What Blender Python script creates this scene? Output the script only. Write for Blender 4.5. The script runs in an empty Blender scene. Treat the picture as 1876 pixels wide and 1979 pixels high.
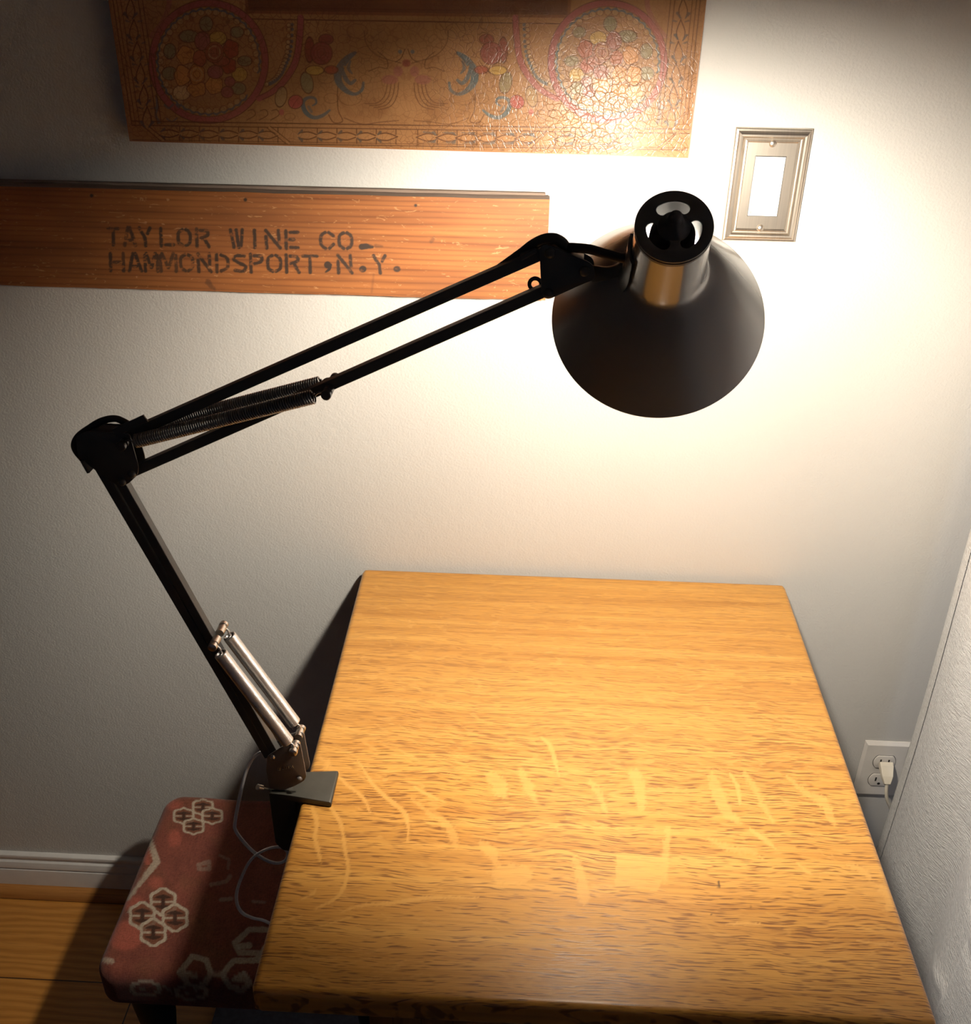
import bpy, bmesh, math, random
import numpy as np
from mathutils import Vector, Matrix

random.seed(4); rng = np.random.default_rng(7)
SC = bpy.context.scene
COL = SC.collection

# ------------------------------------------------------------------ camera
W, H = 1876.0, 1979.0
CAM = np.array([0.0, -1.25287, 1.58931]); PITCH, YAW, ROLL, FPX = 0.53818, 0.04022, 0.01443, 2001.56
FWD = np.array([-math.sin(YAW)*math.cos(PITCH), math.cos(YAW)*math.cos(PITCH), -math.sin(PITCH)])
RT = np.array([math.cos(YAW), math.sin(YAW), 0.0]); UP = np.cross(RT, FWD)
R2 = math.cos(ROLL)*RT + math.sin(ROLL)*UP; U2 = -math.sin(ROLL)*RT + math.cos(ROLL)*UP

def ray(x, y): return FWD + R2*(x-W/2)/FPX - U2*(y-H/2)/FPX
def aty(x, y, Y): d = ray(x, y); return CAM + d*(Y-CAM[1])/d[1]       # survey: sight line met with a plane of known depth
def atz(x, y, Z): d = ray(x, y); return CAM + d*(Z-CAM[2])/d[2]
def sight(P):                                                           # where a surface point is seen in the survey photo
    d = np.asarray(P, float)-CAM; z = d@FWD
    return W/2+FPX*(d@R2)/z, H/2-FPX*(d@U2)/z

cd = bpy.data.cameras.new('camera'); co = bpy.data.objects.new('camera', cd); COL.objects.link(co)
cd.sensor_fit = 'HORIZONTAL'; cd.sensor_width = 36.0; cd.lens = 36.0*FPX/W; cd.clip_start = 0.02
M = Matrix.Identity(4)
for i in range(3):
    M[i][0], M[i][1], M[i][2], M[i][3] = R2[i], U2[i], -FWD[i], CAM[i]
co.matrix_world = M
SC.camera = co
SC.view_settings.view_transform = 'Standard'; SC.view_settings.look = 'None'
SC.view_settings.gamma = 1.0; SC.view_settings.use_curve_mapping = False; SC.view_settings.exposure = 0.0

# ------------------------------------------------------------------ material helpers
class NT:
    def __init__(s, name):
        s.m = bpy.data.materials.new(name); s.m.use_nodes = True
        s.t = s.m.node_tree; s.n = s.t.nodes; s.n.clear()
        s.out = s.n.new('ShaderNodeOutputMaterial')
        s.b = s.n.new('ShaderNodeBsdfPrincipled'); s.L(s.b.outputs[0], s.out.inputs[0])
    def L(s, a, b): s.t.links.new(a, b)
    def set(s, **k):
        for a, v in k.items():
            i = s.b.inputs[a.replace('_', ' ')]
            if hasattr(v, 'is_linked') or isinstance(v, bpy.types.NodeSocket): s.L(v, i)
            else: i.default_value = (*v, 1) if isinstance(v, (tuple, list)) and len(v) == 3 and i.type == 'RGBA' else v
        return s
    def coord(s, scale=(1, 1, 1), rot=(0, 0, 0), loc=(0, 0, 0)):
        c = s.n.new('ShaderNodeTexCoord'); mp = s.n.new('ShaderNodeMapping')
        mp.inputs['Scale'].default_value = scale; mp.inputs['Rotation'].default_value = rot; mp.inputs['Location'].default_value = loc
        s.L(c.outputs['Object'], mp.inputs[0]); return mp.outputs[0]
    def noise(s, vec, scale=1.0, detail=2.0, rough=.5, dist=0.0):
        n = s.n.new('ShaderNodeTexNoise'); n.inputs['Scale'].default_value = scale; n.inputs['Detail'].default_value = detail
        n.inputs['Roughness'].default_value = rough; n.inputs['Distortion'].default_value = dist
        s.L(vec, n.inputs['Vector']); return n.outputs['Fac']
    def voro(s, vec, scale, feature='DISTANCE_TO_EDGE'):
        n = s.n.new('ShaderNodeTexVoronoi'); n.feature = feature; n.inputs['Scale'].default_value = scale
        s.L(vec, n.inputs['Vector']); return n.outputs['Distance']
    def ramp(s, f, *stops):
        r = s.n.new('ShaderNodeValToRGB'); e = r.color_ramp.elements
        while len(e) < len(stops): e.new(.5)
        for i, (p, c) in enumerate(stops):
            e[i].position = p; e[i].color = (*c, 1) if isinstance(c, (tuple, list)) else (c, c, c, 1)
        s.L(f, r.inputs[0]); return r.outputs[0]
    def mix(s, f, a, b, mode='MIX'):
        m = s.n.new('ShaderNodeMix'); m.data_type = 'RGBA'; m.blend_type = mode
        for v, i in ((f, m.inputs[0]), (a, m.inputs[6]), (b, m.inputs[7])):
            if isinstance(v, bpy.types.NodeSocket): s.L(v, i)
            else: i.default_value = (*v, 1) if isinstance(v, (tuple, list)) else v
        return m.outputs[2]
    def math(s, op, a, b=0.0, c=0.0):
        m = s.n.new('ShaderNodeMath'); m.operation = op
        for v, i in ((a, m.inputs[0]), (b, m.inputs[1]), (c, m.inputs[2])):
            if isinstance(v, bpy.types.NodeSocket): s.L(v, i)
            else: i.default_value = v
        return m.outputs[0]
    def attr(s, name):
        a = s.n.new('ShaderNodeAttribute'); a.attribute_name = name; return a
    def bump(s, h, strength=.3, dist=.001):
        b = s.n.new('ShaderNodeBump'); b.inputs['Strength'].default_value = strength; b.inputs['Distance'].default_value = dist
        s.L(h, b.inputs['Height']); s.L(b.outputs[0], s.b.inputs['Normal']); return s
    def sep(s, v):
        x = s.n.new('ShaderNodeSeparateXYZ'); s.L(v, x.inputs[0]); return x.outputs

def simple(name, col, rough=.5, metal=0.0, spec=.5, nscale=40, amt=.08, coat=0.0):
    t = NT(name); v = t.coord()
    f = t.noise(v, nscale, 3)
    c = t.mix(f, tuple(x*(1-amt) for x in col), tuple(min(1, x*(1+amt)) for x in col))
    t.set(Base_Color=c, Roughness=rough, Metallic=metal, Specular_IOR_Level=spec, Coat_Weight=coat, Coat_Roughness=.12)
    return t.m

# ------------------------------------------------------------------ object helpers
def link(name, me, mats, parent=None, base=(0, 0, 0), smooth=None):
    o = bpy.data.objects.new(name, me); COL.objects.link(o)
    for m in (mats if isinstance(mats, (list, tuple)) else [mats]): me.materials.append(m)
    if parent is not None: o.parent = parent
    if smooth is not None:
        me.polygons.foreach_set('use_smooth', [True]*len(me.polygons))
        if smooth < 180:
            try: me.set_sharp_from_angle(angle=math.radians(smooth))
            except Exception: pass
    return o

def origin(P):                       # world position of a chain of parents (translations only)
    v = np.zeros(3)
    while P is not None: v += np.array(P.location); P = P.parent
    return v

SWIVEL, POSTX, LY = 0.0, -.2475, -.447
class MB:
    """collects shapes given in world coordinates, links them as one mesh object"""
    def __init__(s): s.v = []; s.f = []; s.mi = []
    def add(s, v, f, mi=0):
        o = len(s.v); s.v += [tuple(map(float, p)) for p in v]; s.f += [tuple(i+o for i in q) for q in f]; s.mi += [mi]*len(f); return s
    def box(s, a, b, bevel=0.0, seg=2, mi=0, rot=None):
        bm = bmesh.new(); bmesh.ops.create_cube(bm, size=1)
        a, b = np.minimum(a, b), np.maximum(a, b); c = (np.array(a)+b)/2; d = np.array(b)-a
        bmesh.ops.scale(bm, vec=d, verts=bm.verts)
        if bevel: bmesh.ops.bevel(bm, geom=bm.edges[:], offset=bevel, segments=seg, profile=.5, affect='EDGES')
        if rot is not None: bmesh.ops.transform(bm, matrix=rot, verts=bm.verts)
        bmesh.ops.translate(bm, vec=c, verts=bm.verts)
        return s.bm(bm, mi)
    def bm(s, bm, mi=0):
        bm.verts.index_update()
        s.add([v.co[:] for v in bm.verts], [[v.index for v in f.verts] for f in bm.faces], mi); bm.free(); return s
    def bar(s, p, q, w, h, side=(0, 1, 0), bevel=.0006, mi=0):
        p, q = np.array(p, float), np.array(q, float); L = np.linalg.norm(q-p); x = (q-p)/L
        y = np.array(side, float); y -= x*(x@y); y /= np.linalg.norm(y); z = np.cross(x, y)
        R = Matrix(((x[0], y[0], z[0], 0), (x[1], y[1], z[1], 0), (x[2], y[2], z[2], 0), (0, 0, 0, 1)))
        c = (p+q)/2; return s.box(c-np.array((L, w, h))/2, c+np.array((L, w, h))/2, bevel, 2, mi, R)
    def tube(s, pts, r, n=8, mi=0, flat=None, caps=True):
        P = np.array(pts, float); m = len(P); R = np.broadcast_to(np.array(r, float), (m,))
        T = np.gradient(P, axis=0); T /= np.linalg.norm(T, axis=1)[:, None]+1e-12
        u = np.cross(T[0], (0, 0, 1)); u = u if np.linalg.norm(u) > .05 else np.cross(T[0], (0, 1, 0)); u /= np.linalg.norm(u)
        v, f = [], []
        for i in range(m):
            u = u-T[i]*(u@T[i]); u /= np.linalg.norm(u)+1e-12; w = np.cross(T[i], u)
            for k in range(n):
                a = 2*math.pi*k/n; ka, kb = (1, 1) if flat is None else flat
                v.append(P[i]+R[i]*(ka*math.cos(a)*u+kb*math.sin(a)*w))
        for i in range(m-1):
            for k in range(n): f.append((i*n+k, i*n+(k+1) % n, (i+1)*n+(k+1) % n, (i+1)*n+k))
        if caps: f.append(tuple(range(n-1, -1, -1))); f.append(tuple((m-1)*n+k for k in range(n)))
        return s.add(v, f, mi)
    def lathe(s, c, ax, prof, n=48, mi=0, arc=None, ref=(1, 0, 0), close=False):
        ax = np.array(ax, float); ax /= np.linalg.norm(ax); c = np.array(c, float)
        u = np.array(ref, float); u -= ax*(u@ax); u /= np.linalg.norm(u); w = np.cross(ax, u)
        full = arc is None; a0, a1 = arc or (0, 2*math.pi); na = n if full else n+1
        v, f = [], []
        for k in range(na):
            a = a0+(a1-a0)*k/n
            for (sx, r) in prof: v.append(c+ax*sx+r*(math.cos(a)*u+math.sin(a)*w))
        m = len(prof)
        for k in range(n):
            k2 = (k+1) % na
            for j in range(m-1 if not close else m):
                j2 = (j+1) % m; f.append((k*m+j, k*m+j2, k2*m+j2, k2*m+j))
        return s.add(v, f, mi)
    def cyl(s, p, q, r, n=16, bevel=.0, mi=0):
        p, q = np.array(p, float), np.array(q, float); L = np.linalg.norm(q-p); b = bevel
        pr = [(0, 1e-5), (0, r-b), (b, r), (L-b, r), (L, r-b), (L, 1e-5)] if b else [(0, 1e-5), (0, r), (L, r), (L, 1e-5)]
        ref = (1, 0, 0) if abs((q-p)[0]) < .9*L else (0, 0, 1)
        return s.lathe(p, q-p, pr, n, mi, ref=ref)
    def build(s, name, mats, parent=None, smooth=None, loc=None, merge=True):
        base = origin(parent); me = bpy.data.meshes.new(name)
        V = np.array(s.v)
        if SWIVEL:                                         # the arm is turned about its post
            c, n_ = math.cos(SWIVEL), math.sin(SWIVEL); dx, dy = V[:, 0]-POSTX, V[:, 1]-LY
            V = np.stack([POSTX+dx*c-dy*n_, LY+dx*n_+dy*c, V[:, 2]], -1)
        V = V-base
        if loc is not None: V = V-np.array(loc)
        me.from_pydata([tuple(p) for p in V], [], s.f)
        me.polygons.foreach_set('material_index', s.mi)
        bm = bmesh.new(); bm.from_mesh(me)
        if merge: bmesh.ops.remove_doubles(bm, verts=bm.verts, dist=1e-6)
        bmesh.ops.recalc_face_normals(bm, faces=bm.faces); bm.to_mesh(me); bm.free()
        o = link(name, me, mats, parent, smooth=smooth)
        if loc is not None: o.location = loc
        return o

def plate(mb, loops, y0, thick, bevel=.0004, mi=0, fn=None):
    """flat plate with holes: loops of (x, z), in front plane y0, extruded to y0+thick"""
    cu = bpy.data.curves.new('outline', 'CURVE'); cu.dimensions = '2D'; cu.fill_mode = 'BOTH'
    cu.extrude = max(thick/2-bevel, 1e-5); cu.bevel_depth = bevel; cu.bevel_resolution = 1; cu.offset = -bevel
    for lp in loops:
        sp = cu.splines.new('POLY'); sp.points.add(len(lp)-1); sp.use_cyclic_u = True
        for p, (x, z) in zip(sp.points, lp): p.co = (x, z, 0, 1)
    ob = bpy.data.objects.new('outline', cu); COL.objects.link(ob)
    me = bpy.data.meshes.new_from_object(ob.evaluated_get(bpy.context.evaluated_depsgraph_get()))
    V = [(v.co.x, y0+thick/2+v.co.z, v.co.y) for v in me.vertices]
    if fn: V = [fn(p) for p in V]
    mb.add(V, [tuple(p.vertices) for p in me.polygons], mi)
    bpy.data.objects.remove(ob); bpy.data.curves.remove(cu); bpy.data.meshes.remove(me); return mb

def smooth_loop(pts, k=6, closed=True):
    P = np.array(pts, float); n = len(P); out = []
    rngi = range(n) if closed else range(n-1)
    for i in rngi:
        g = lambda j: P[j % n] if closed else P[min(max(j, 0), n-1)]
        p0, p1, p2, p3 = g(i-1), g(i), g(i+1), g(i+2)
        for t in np.arange(k)/k:
            out.append(.5*((2*p1)+(-p0+p2)*t+(2*p0-5*p1+4*p2-p3)*t*t+(-p0+3*p1-3*p2+p3)*t**3))
    if not closed: out.append(P[-1])
    return np.array(out)

def round_loop(pts, r, k=4):
    """polygon with its corners rounded; r one radius or one per corner"""
    P = np.array(pts, float); n = len(P); out = []
    rr = r if isinstance(r, (list, tuple)) else [r]*n
    for i in range(n):
        a, b, c = P[i-1], P[i], P[(i+1) % n]
        l = min(rr[i], .45*np.linalg.norm(a-b), .45*np.linalg.norm(c-b))
        p, q = b+(a-b)/np.linalg.norm(a-b)*l, b+(c-b)/np.linalg.norm(c-b)*l
        for t in np.linspace(0, 1, k): out.append((1-t)**2*p+2*t*(1-t)*b+t*t*q)
    return np.array(out)

def thing(name, label, cat, loc, group=None):
    o = bpy.data.objects.new(name, None); COL.objects.link(o); o.location = tuple(map(float, loc)); o.empty_display_size = .05
    o['label'] = label; o['category'] = cat
    if group: o['group'] = group
    return o
def structure(o): o['kind'] = 'structure'; return o

# ------------------------------------------------------------------ paint toolkit (masks evaluated at mesh points)
def vnoise(x, y, seed=0):
    xi, yi = np.floor(x).astype(int), np.floor(y).astype(int); fx, fy = x-xi, y-yi
    h = lambda a, b: (np.sin(a*127.1+b*311.7+seed*74.7)*43758.5453) % 1.0
    sx, sy = fx*fx*(3-2*fx), fy*fy*(3-2*fy)
    return (h(xi, yi)*(1-sx)+h(xi+1, yi)*sx)*(1-sy)+(h(xi, yi+1)*(1-sx)+h(xi+1, yi+1)*sx)*sy
def fnoise(x, y, s, seed=0): return (vnoise(x/s, y/s, seed)+.5*vnoise(2*x/s, 2*y/s, seed+3)+.25*vnoise(4*x/s, 4*y/s, seed+5))/1.75

class Paint:
    def __init__(s, U, V, base): s.U, s.V = U, V; s.C = np.tile(np.array(base, float), (len(U), 1)); s.A = np.zeros(len(U))
    def lay(s, idx, m, col, a=1.0):
        m = np.clip(m, 0, 1)*a
        if col is None: s.A[idx] = np.maximum(s.A[idx], m); return
        s.C[idx] = s.C[idx]*(1-m[:, None])+np.array(col)*m[:, None]
    def near(s, x0, x1, y0, y1): return np.nonzero((s.U > x0) & (s.U < x1) & (s.V > y0) & (s.V < y1))[0]
    def stroke(s, pts, w, col, a=1.0, soft=1.0, smooth=True, wob=0.0):
        if isinstance(w, (int, float)) and 0 < w < 2: w = w*1.25; a = min(1, a*1.12)
        P = smooth_loop(pts, 5, False) if smooth and len(pts) > 2 else np.array(pts, float)
        Wd = np.interp(np.linspace(0, 1, len(P)), np.linspace(0, 1, len(w)), w) if isinstance(w, (list, tuple)) else np.full(len(P), float(w))
        m = Wd.max()+2+wob; i = s.near(P[:, 0].min()-m, P[:, 0].max()+m, P[:, 1].min()-m, P[:, 1].max()+m)
        if not len(i): return
        x, y = s.U[i], s.V[i]; best = np.full(len(i), 1e9)
        for k in range(len(P)-1):
            ax, ay = P[k]; bx, by = P[k+1]; dx, dy = bx-ax, by-ay; l = dx*dx+dy*dy+1e-9
            t = np.clip(((x-ax)*dx+(y-ay)*dy)/l, 0, 1)
            best = np.minimum(best, np.hypot(x-ax-t*dx, y-ay-t*dy)-(Wd[k]+(Wd[k+1]-Wd[k])*t)/2)
        if wob: best = best+wob*(fnoise(x, y, 4, 9)-.5)*2
        s.lay(i, .5-best/soft, col, a)
    def blob(s, cx, cy, rx, ry, col, a=1.0, soft=1.0, rot=0.0, edge=None, ew=1.2, lobes=0, ea=1.0):
        m = max(rx, ry)+3; i = s.near(cx-m, cx+m, cy-m, cy+m)
        if not len(i): return
        x, y = s.U[i]-cx, s.V[i]-cy; c, sn = math.cos(rot), math.sin(rot); x, y = x*c+y*sn, -x*sn+y*c
        q = np.hypot(x/rx, y/ry)
        if lobes: q = q*(1+.07*np.cos(lobes*np.arctan2(y, x)))
        d = (q-1)*min(rx, ry)
        if col is not None or edge is None: s.lay(i, .5-d/soft, col, a)
        if edge is not None: s.lay(i, .5-(np.abs(d)-ew/2)/1.0, edge, ea)
    def poly(s, pts, col, a=1.0):
        P = np.array(pts, float); i = s.near(P[:, 0].min(), P[:, 0].max(), P[:, 1].min(), P[:, 1].max())
        x, y = s.U[i], s.V[i]; ins = np.zeros(len(i), bool)
        for k in range(len(P)):
            (ax, ay), (bx, by) = P[k-1], P[k]
            if ay != by: ins ^= ((ay > y) != (by > y)) & (x < (bx-ax)*(y-ay)/(by-ay)+ax)
        s.lay(i, ins.astype(float), col, a)

def set_paint(me, C, A=None, name='paint'):
    at = me.color_attributes.new(name, 'FLOAT_COLOR', 'POINT')
    d = np.ones((len(me.vertices), 4), np.float32); d[:len(C), :3] = C
    if A is not None: d[:len(A), 3] = A
    at.data.foreach_set('color', d.ravel())

def grid_mesh(name, P, faces_extra=(), verts_extra=()):
    """P: (nv, nu, 3) points"""
    nv, nu = P.shape[:2]; idx = np.arange(nv*nu).reshape(nv, nu)
    q = np.stack([idx[:-1, :-1], idx[:-1, 1:], idx[1:, 1:], idx[1:, :-1]], -1).reshape(-1, 4)
    V = P.reshape(-1, 3).tolist()+[tuple(v) for v in verts_extra]
    F = q.tolist()+[tuple(i+nv*nu for i in f) for f in faces_extra]
    me = bpy.data.meshes.new(name); me.from_pydata(V, [], F); return me

BOXF = [(0, 1, 3, 2), (4, 6, 7, 5), (0, 4, 5, 1), (2, 3, 7, 6), (0, 2, 6, 4), (1, 5, 7, 3)]

def slab(x0, x1, y0, y1, z0, z1, r, nx, ny, nr=5, dome=0.0, corner=0.0, under=.0):
    """rounded slab as one mesh: (verts, faces). top edge rounded by r, plan corners by corner, bottom edge by under"""
    cx, cy, hx, hy = (x0+x1)/2, (y0+y1)/2, (x1-x0)/2-r, (y1-y0)/2-r
    A, B = np.meshgrid(np.linspace(-1, 1, nx), np.linspace(-1, 1, ny)); X, Y = A*hx, B*hy
    if corner > 0:
        m = np.maximum(np.abs(A), np.abs(B))+1e-9; ex, ey = A/m*hx, B/m*hy; c = corner
        ox, oy = np.abs(ex)-(hx-c), np.abs(ey)-(hy-c)
        t = np.ones_like(ex); k = (ox > 0) & (oy > 0)
        ax, ay = np.abs(ex[k]), np.abs(ey[k]); px, py = hx-c, hy-c
        a = ax*ax+ay*ay; b = -2*(ax*px+ay*py); d = px*px+py*py-c*c
        t[k] = (-b+np.sqrt(np.maximum(b*b-4*a*d, 0)))/(2*a)
        X, Y = ex*t*m, ey*t*m
    Z = z1-r*0+np.zeros_like(X)+dome*(1-A**2)*(1-B**2)
    V = np.stack([X+cx, Y+cy, Z], -1).reshape(-1, 3); idx = np.arange(nx*ny).reshape(ny, nx)
    F = np.stack([idx[:-1, :-1], idx[:-1, 1:], idx[1:, 1:], idx[1:, :-1]], -1).reshape(-1, 4).tolist()
    ring = list(idx[0, :-1])+list(idx[:-1, -1])+list(idx[-1, :0:-1])+list(idx[:0:-1, 0]); n = len(ring)
    P = V[ring][:, :2]
    T = np.roll(P, -1, 0)-np.roll(P, 1, 0); N = np.stack([T[:, 1], -T[:, 0]], 1); N /= np.linalg.norm(N, axis=1)[:, None]
    V = V.tolist(); prev = ring
    steps = [(r*math.sin(a), -r*(1-math.cos(a))) for a in np.linspace(0, math.pi/2, nr+1)[1:]]
    h = z1-z0-r-under
    steps += [(r, -r-h*k/6) for k in range(1, 7)]
    if under: steps += [(r-under*(1-math.cos(a)), -r-h-under*math.sin(a)) for a in np.linspace(0, math.pi/2, 5)[1:]]
    for (o, dz) in steps:
        s = len(V); V += [(P[k, 0]+N[k, 0]*o, P[k, 1]+N[k, 1]*o, z1+dz) for k in range(n)]
        cur = list(range(s, s+n)); F += [(prev[k], cur[k], cur[(k+1) % n], prev[(k+1) % n]) for k in range(n)]; prev = cur
    F.append(tuple(prev[::-1])); return V, F

# ------------------------------------------------------------------ materials
def m_wall():
    t = NT('painted wall'); v = t.coord()
    c = t.mix(t.noise(v, 3, 3), (.60, .585, .555), (.64, .622, .59))
    h = t.math('ADD', t.noise(v, 330, 3, .55), t.math('MULTIPLY', t.noise(v, 70, 2), .9))
    t.set(Base_Color=c, Roughness=.75, Specular_IOR_Level=.3).bump(h, .42, .0016); return t.m
def m_oak():
    t = NT('quarter sawn oak'); a = t.attr('paint')
    v0 = t.coord()
    v = t.coord((1, 1, 1)); warp = t.noise(v, 7, 2)
    sx = t.sep(v); yy = t.math('ADD', sx[1], t.math('MULTIPLY', t.math('SUBTRACT', warp, .5), .03))
    cv = t.n.new('ShaderNodeCombineXYZ')
    t.L(t.math('MULTIPLY', sx[0], 44), cv.inputs[0]); t.L(t.math('MULTIPLY', yy, 760), cv.inputs[1]); t.L(t.math('MULTIPLY', sx[2], 60), cv.inputs[2])
    n1 = t.noise(cv.outputs[0], 1, 1, .5, .25)
    dens = t.noise(t.coord((3, 9, 3)), 1, 2)
    pores = t.ramp(t.math('ADD', n1, t.math('MULTIPLY', t.math('SUBTRACT', dens, .5), .2)), (.53, 0.0), (.63, 1.0))
    band = t.noise(t.coord((1.6, 55, 20)), 1, 3, .6, .3)
    base = t.ramp(band, (.3, (.43, .188, .031)), (.5, (.53, .250, .047)), (.72, (.61, .312, .068)))
    # natural short flecks
    fl = t.noise(t.coord((26, 75, 40)), 1, 2, .5, 1.2); flm = t.ramp(fl, (.60, 0.0), (.68, 1.0))
    mask = t.math('MAXIMUM', a.outputs['Alpha'], t.math('MULTIPLY', flm, .45))
    far = t.ramp(t.math('ADD', sx[1], .5), (.40, 1.0), (.72, .42))
    fine = t.ramp(t.noise(t.coord((10, 900, 60)), 1, 1), (.50, 0.0), (.62, 1.0))
    pores = t.math('MAXIMUM', t.math('MULTIPLY', pores, far), t.math('MULTIPLY', fine, .30))
    pm = t.math('MULTIPLY', pores, t.math('SUBTRACT', 1.0, t.math('MULTIPLY', mask, .95)))
    c = t.mix(t.math('MULTIPLY', mask, .62), base, (.65, .345, .088))
    c = t.mix(t.math('MULTIPLY', pm, .9), c, (.165, .058, .011))
    c = t.mix(t.attr('mark').outputs['Alpha'], c, (.05, .02, .008))
    ro = t.math('MULTIPLY_ADD', t.noise(v, 14, 2), .10, .27)
    t.set(Base_Color=c, Roughness=ro, Specular_IOR_Level=.5, Coat_Weight=.22, Coat_Roughness=.28).bump(t.math('SUBTRACT', 1.0, pm), .14, .0005); return t.m
def m_wood(name, lo, hi, dark, along=0, rough=.45, fy=70, coat=0.0):
    t = NT(name); sc = [fy]*3; sc[along] = 2.2
    n = t.noise(t.coord(tuple(sc)), 1, 4, .6, .4)
    sc2 = [fy*5]*3; sc2[along] = 14
    p = t.ramp(t.noise(t.coord(tuple(sc2)), 1, 2), (.56, 0.0), (.68, 1.0))
    c = t.ramp(n, (.3, lo), (.7, hi)); c = t.mix(t.math('MULTIPLY', p, .55), c, dark)
    t.set(Base_Color=c, Roughness=rough, Coat_Weight=coat, Coat_Roughness=.15).bump(n, .15, .0008); return t.m
def m_floor():
    t = NT('oak strip floor'); v = t.coord()
    b = t.n.new('ShaderNodeTexBrick'); b.offset = .37; b.inputs['Scale'].default_value = 1
    b.inputs['Mortar Size'].default_value = .0012; b.inputs['Brick Width'].default_value = 1.1; b.inputs['Row Height'].default_value = .158
    b.inputs['Color1'].default_value = (.2, .2, .2, 1); b.inputs['Color2'].default_value = (.8, .8, .8, 1); b.inputs['Mortar'].default_value = (.5, .5, .5, 1)
    t.L(t.coord(loc=(0.62, -.128, 0)), b.inputs['Vector'])
    w = t.n.new('ShaderNodeTexWave'); w.bands_direction = 'Y'; w.inputs['Scale'].default_value = 9; w.inputs['Distortion'].default_value = 9
    w.inputs['Detail'].default_value = 2; w.inputs['Detail Scale'].default_value = .8
    t.L(t.coord((.55, 2.4, 1)), w.inputs['Vector'])
    c = t.ramp(w.outputs['Fac'], (.0, (.42, .165, .028)), (.5, (.50, .205, .036)), (1.0, (.55, .235, .045)))
    fine = t.ramp(t.noise(t.coord((20, 420, 1)), 1, 2), (.5, 0.0), (.7, 1.0)); c = t.mix(t.math('MULTIPLY', fine, .3), c, (.2, .08, .02))
    c = t.mix(.25, c, b.outputs['Color'], 'SOFT_LIGHT')
    c = t.mix(b.outputs['Fac'], c, (.06, .025, .01))
    t.set(Base_Color=c, Roughness=.32).bump(t.math('SUBTRACT', 1.0, b.outputs['Fac']), .4, .001); return t.m
def m_board():
    t = NT('weathered pine'); a = t.attr('paint')
    s = t.sep(t.coord()); 
    # grain lines along x that swell around a knot near the right end
    dx = t.math('SUBTRACT', s[0], -.045); sw = t.math('MULTIPLY', t.math('POWER', 2.718, t.math('MULTIPLY', t.math('MULTIPLY', dx, dx), -260.0)), .022)
    z2 = t.math('ADD', s[2], sw)
    cv = t.n.new('ShaderNodeCombineXYZ'); t.L(t.math('MULTIPLY', s[0], 4.0), cv.inputs[0]); t.L(t.math('MULTIPLY', z2, 70), cv.inputs[1]); t.L(s[1], cv.inputs[2])
    n = t.noise(cv.outputs[0], 1, 3, .55, .35)
    w = t.n.new('ShaderNodeTexWave'); w.bands_direction = 'Y'; w.inputs['Scale'].default_value = .62; w.inputs['Distortion'].default_value = 7.5; w.inputs['Detail'].default_value = 2.5; w.inputs['Detail Scale'].default_value = .6
    t.L(cv.outputs[0], w.inputs['Vector'])
    c = t.ramp(w.outputs['Fac'], (.0, (.42, .148, .040)), (.72, (.35, .118, .030)), (1.0, (.15, .045, .011)))
    c = t.mix(.6, c, t.ramp(n, (.3, (.16, .050, .013)), (.7, (.45, .168, .048))))
    blot = t.noise(t.coord((5, 1, 14)), 1, 3); c = t.mix(t.math('MULTIPLY', t.ramp(blot, (.40, 0.0), (.62, 1.0)), .50), c, (.17, .062, .022))
    sc = t.ramp(t.noise(t.coord((60, 1, 190)), 1, 3, .6, 1.5), (.63, 0.0), (.70, 1.0)); c = t.mix(t.math('MULTIPLY', sc, .5), c, (.62, .34, .15))
    c = t.mix(a.outputs['Alpha'], c, a.outputs['Color'])
    t.set(Base_Color=c, Roughness=.62).bump(n, .3, .0012); return t.m
def m_panel():
    t = NT('painted crackled panel'); a = t.attr('paint'); v = t.coord()
    wv = t.n.new('ShaderNodeVectorMath'); wv.operation = 'ADD'
    nn = t.n.new('ShaderNodeTexNoise'); nn.inputs['Scale'].default_value = 60; nn.inputs['Detail'].default_value = 2; t.L(v, nn.inputs['Vector'])
    sc = t.n.new('ShaderNodeVectorMath'); sc.operation = 'SCALE'; sc.inputs['Scale'].default_value = .012; t.L(nn.outputs['Color'], sc.inputs[0])
    t.L(v, wv.inputs[0]); t.L(sc.outputs[0], wv.inputs[1])
    e1 = t.ramp(t.voro(wv.outputs[0], 135), (.0, 1.0), (.075, 0.0)); e2 = t.ramp(t.voro(wv.outputs[0], 300), (.0, 1.0), (.07, 0.0))
    cr = t.math('MAXIMUM', e1, t.math('MULTIPLY', e2, .45))
    amt = t.ramp(t.noise(v, 9, 2), (.35, .25), (.6, 1.0))
    crm = t.math('MULTIPLY', cr, amt)
    c = t.mix(t.ramp(t.noise(v, 30, 4, .6), (.3, 0.0), (.75, .35)), a.outputs['Color'], (.25, .105, .035))
    c = t.mix(t.math('MULTIPLY', crm, .62), c, (.09, .035, .012))
    t.set(Base_Color=c, Roughness=.30, Specular_IOR_Level=.26).bump(t.math('ADD', t.math('SUBTRACT', 1.0, crm), t.math('MULTIPLY', t.noise(v, 120, 2), 1.2)), .25, .0006); return t.m
def m_kilim():
    t = NT('woven kilim'); a = t.attr('paint')
    w1 = t.noise(t.coord((230, 900, 900)), 1, 1); w2 = t.noise(t.coord((900, 160, 160)), 1, 1)
    wv = t.math('ADD', t.math('MULTIPLY', w1, .6), t.math('MULTIPLY', w2, .6))
    c = t.mix(1.0, a.outputs['Color'], t.ramp(wv, (.35, .62), (.8, 1.15)), 'MULTIPLY')
    t.set(Base_Color=c, Roughness=.95, Specular_IOR_Level=.1, Sheen_Weight=.15).bump(wv, .6, .0012); return t.m
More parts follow.
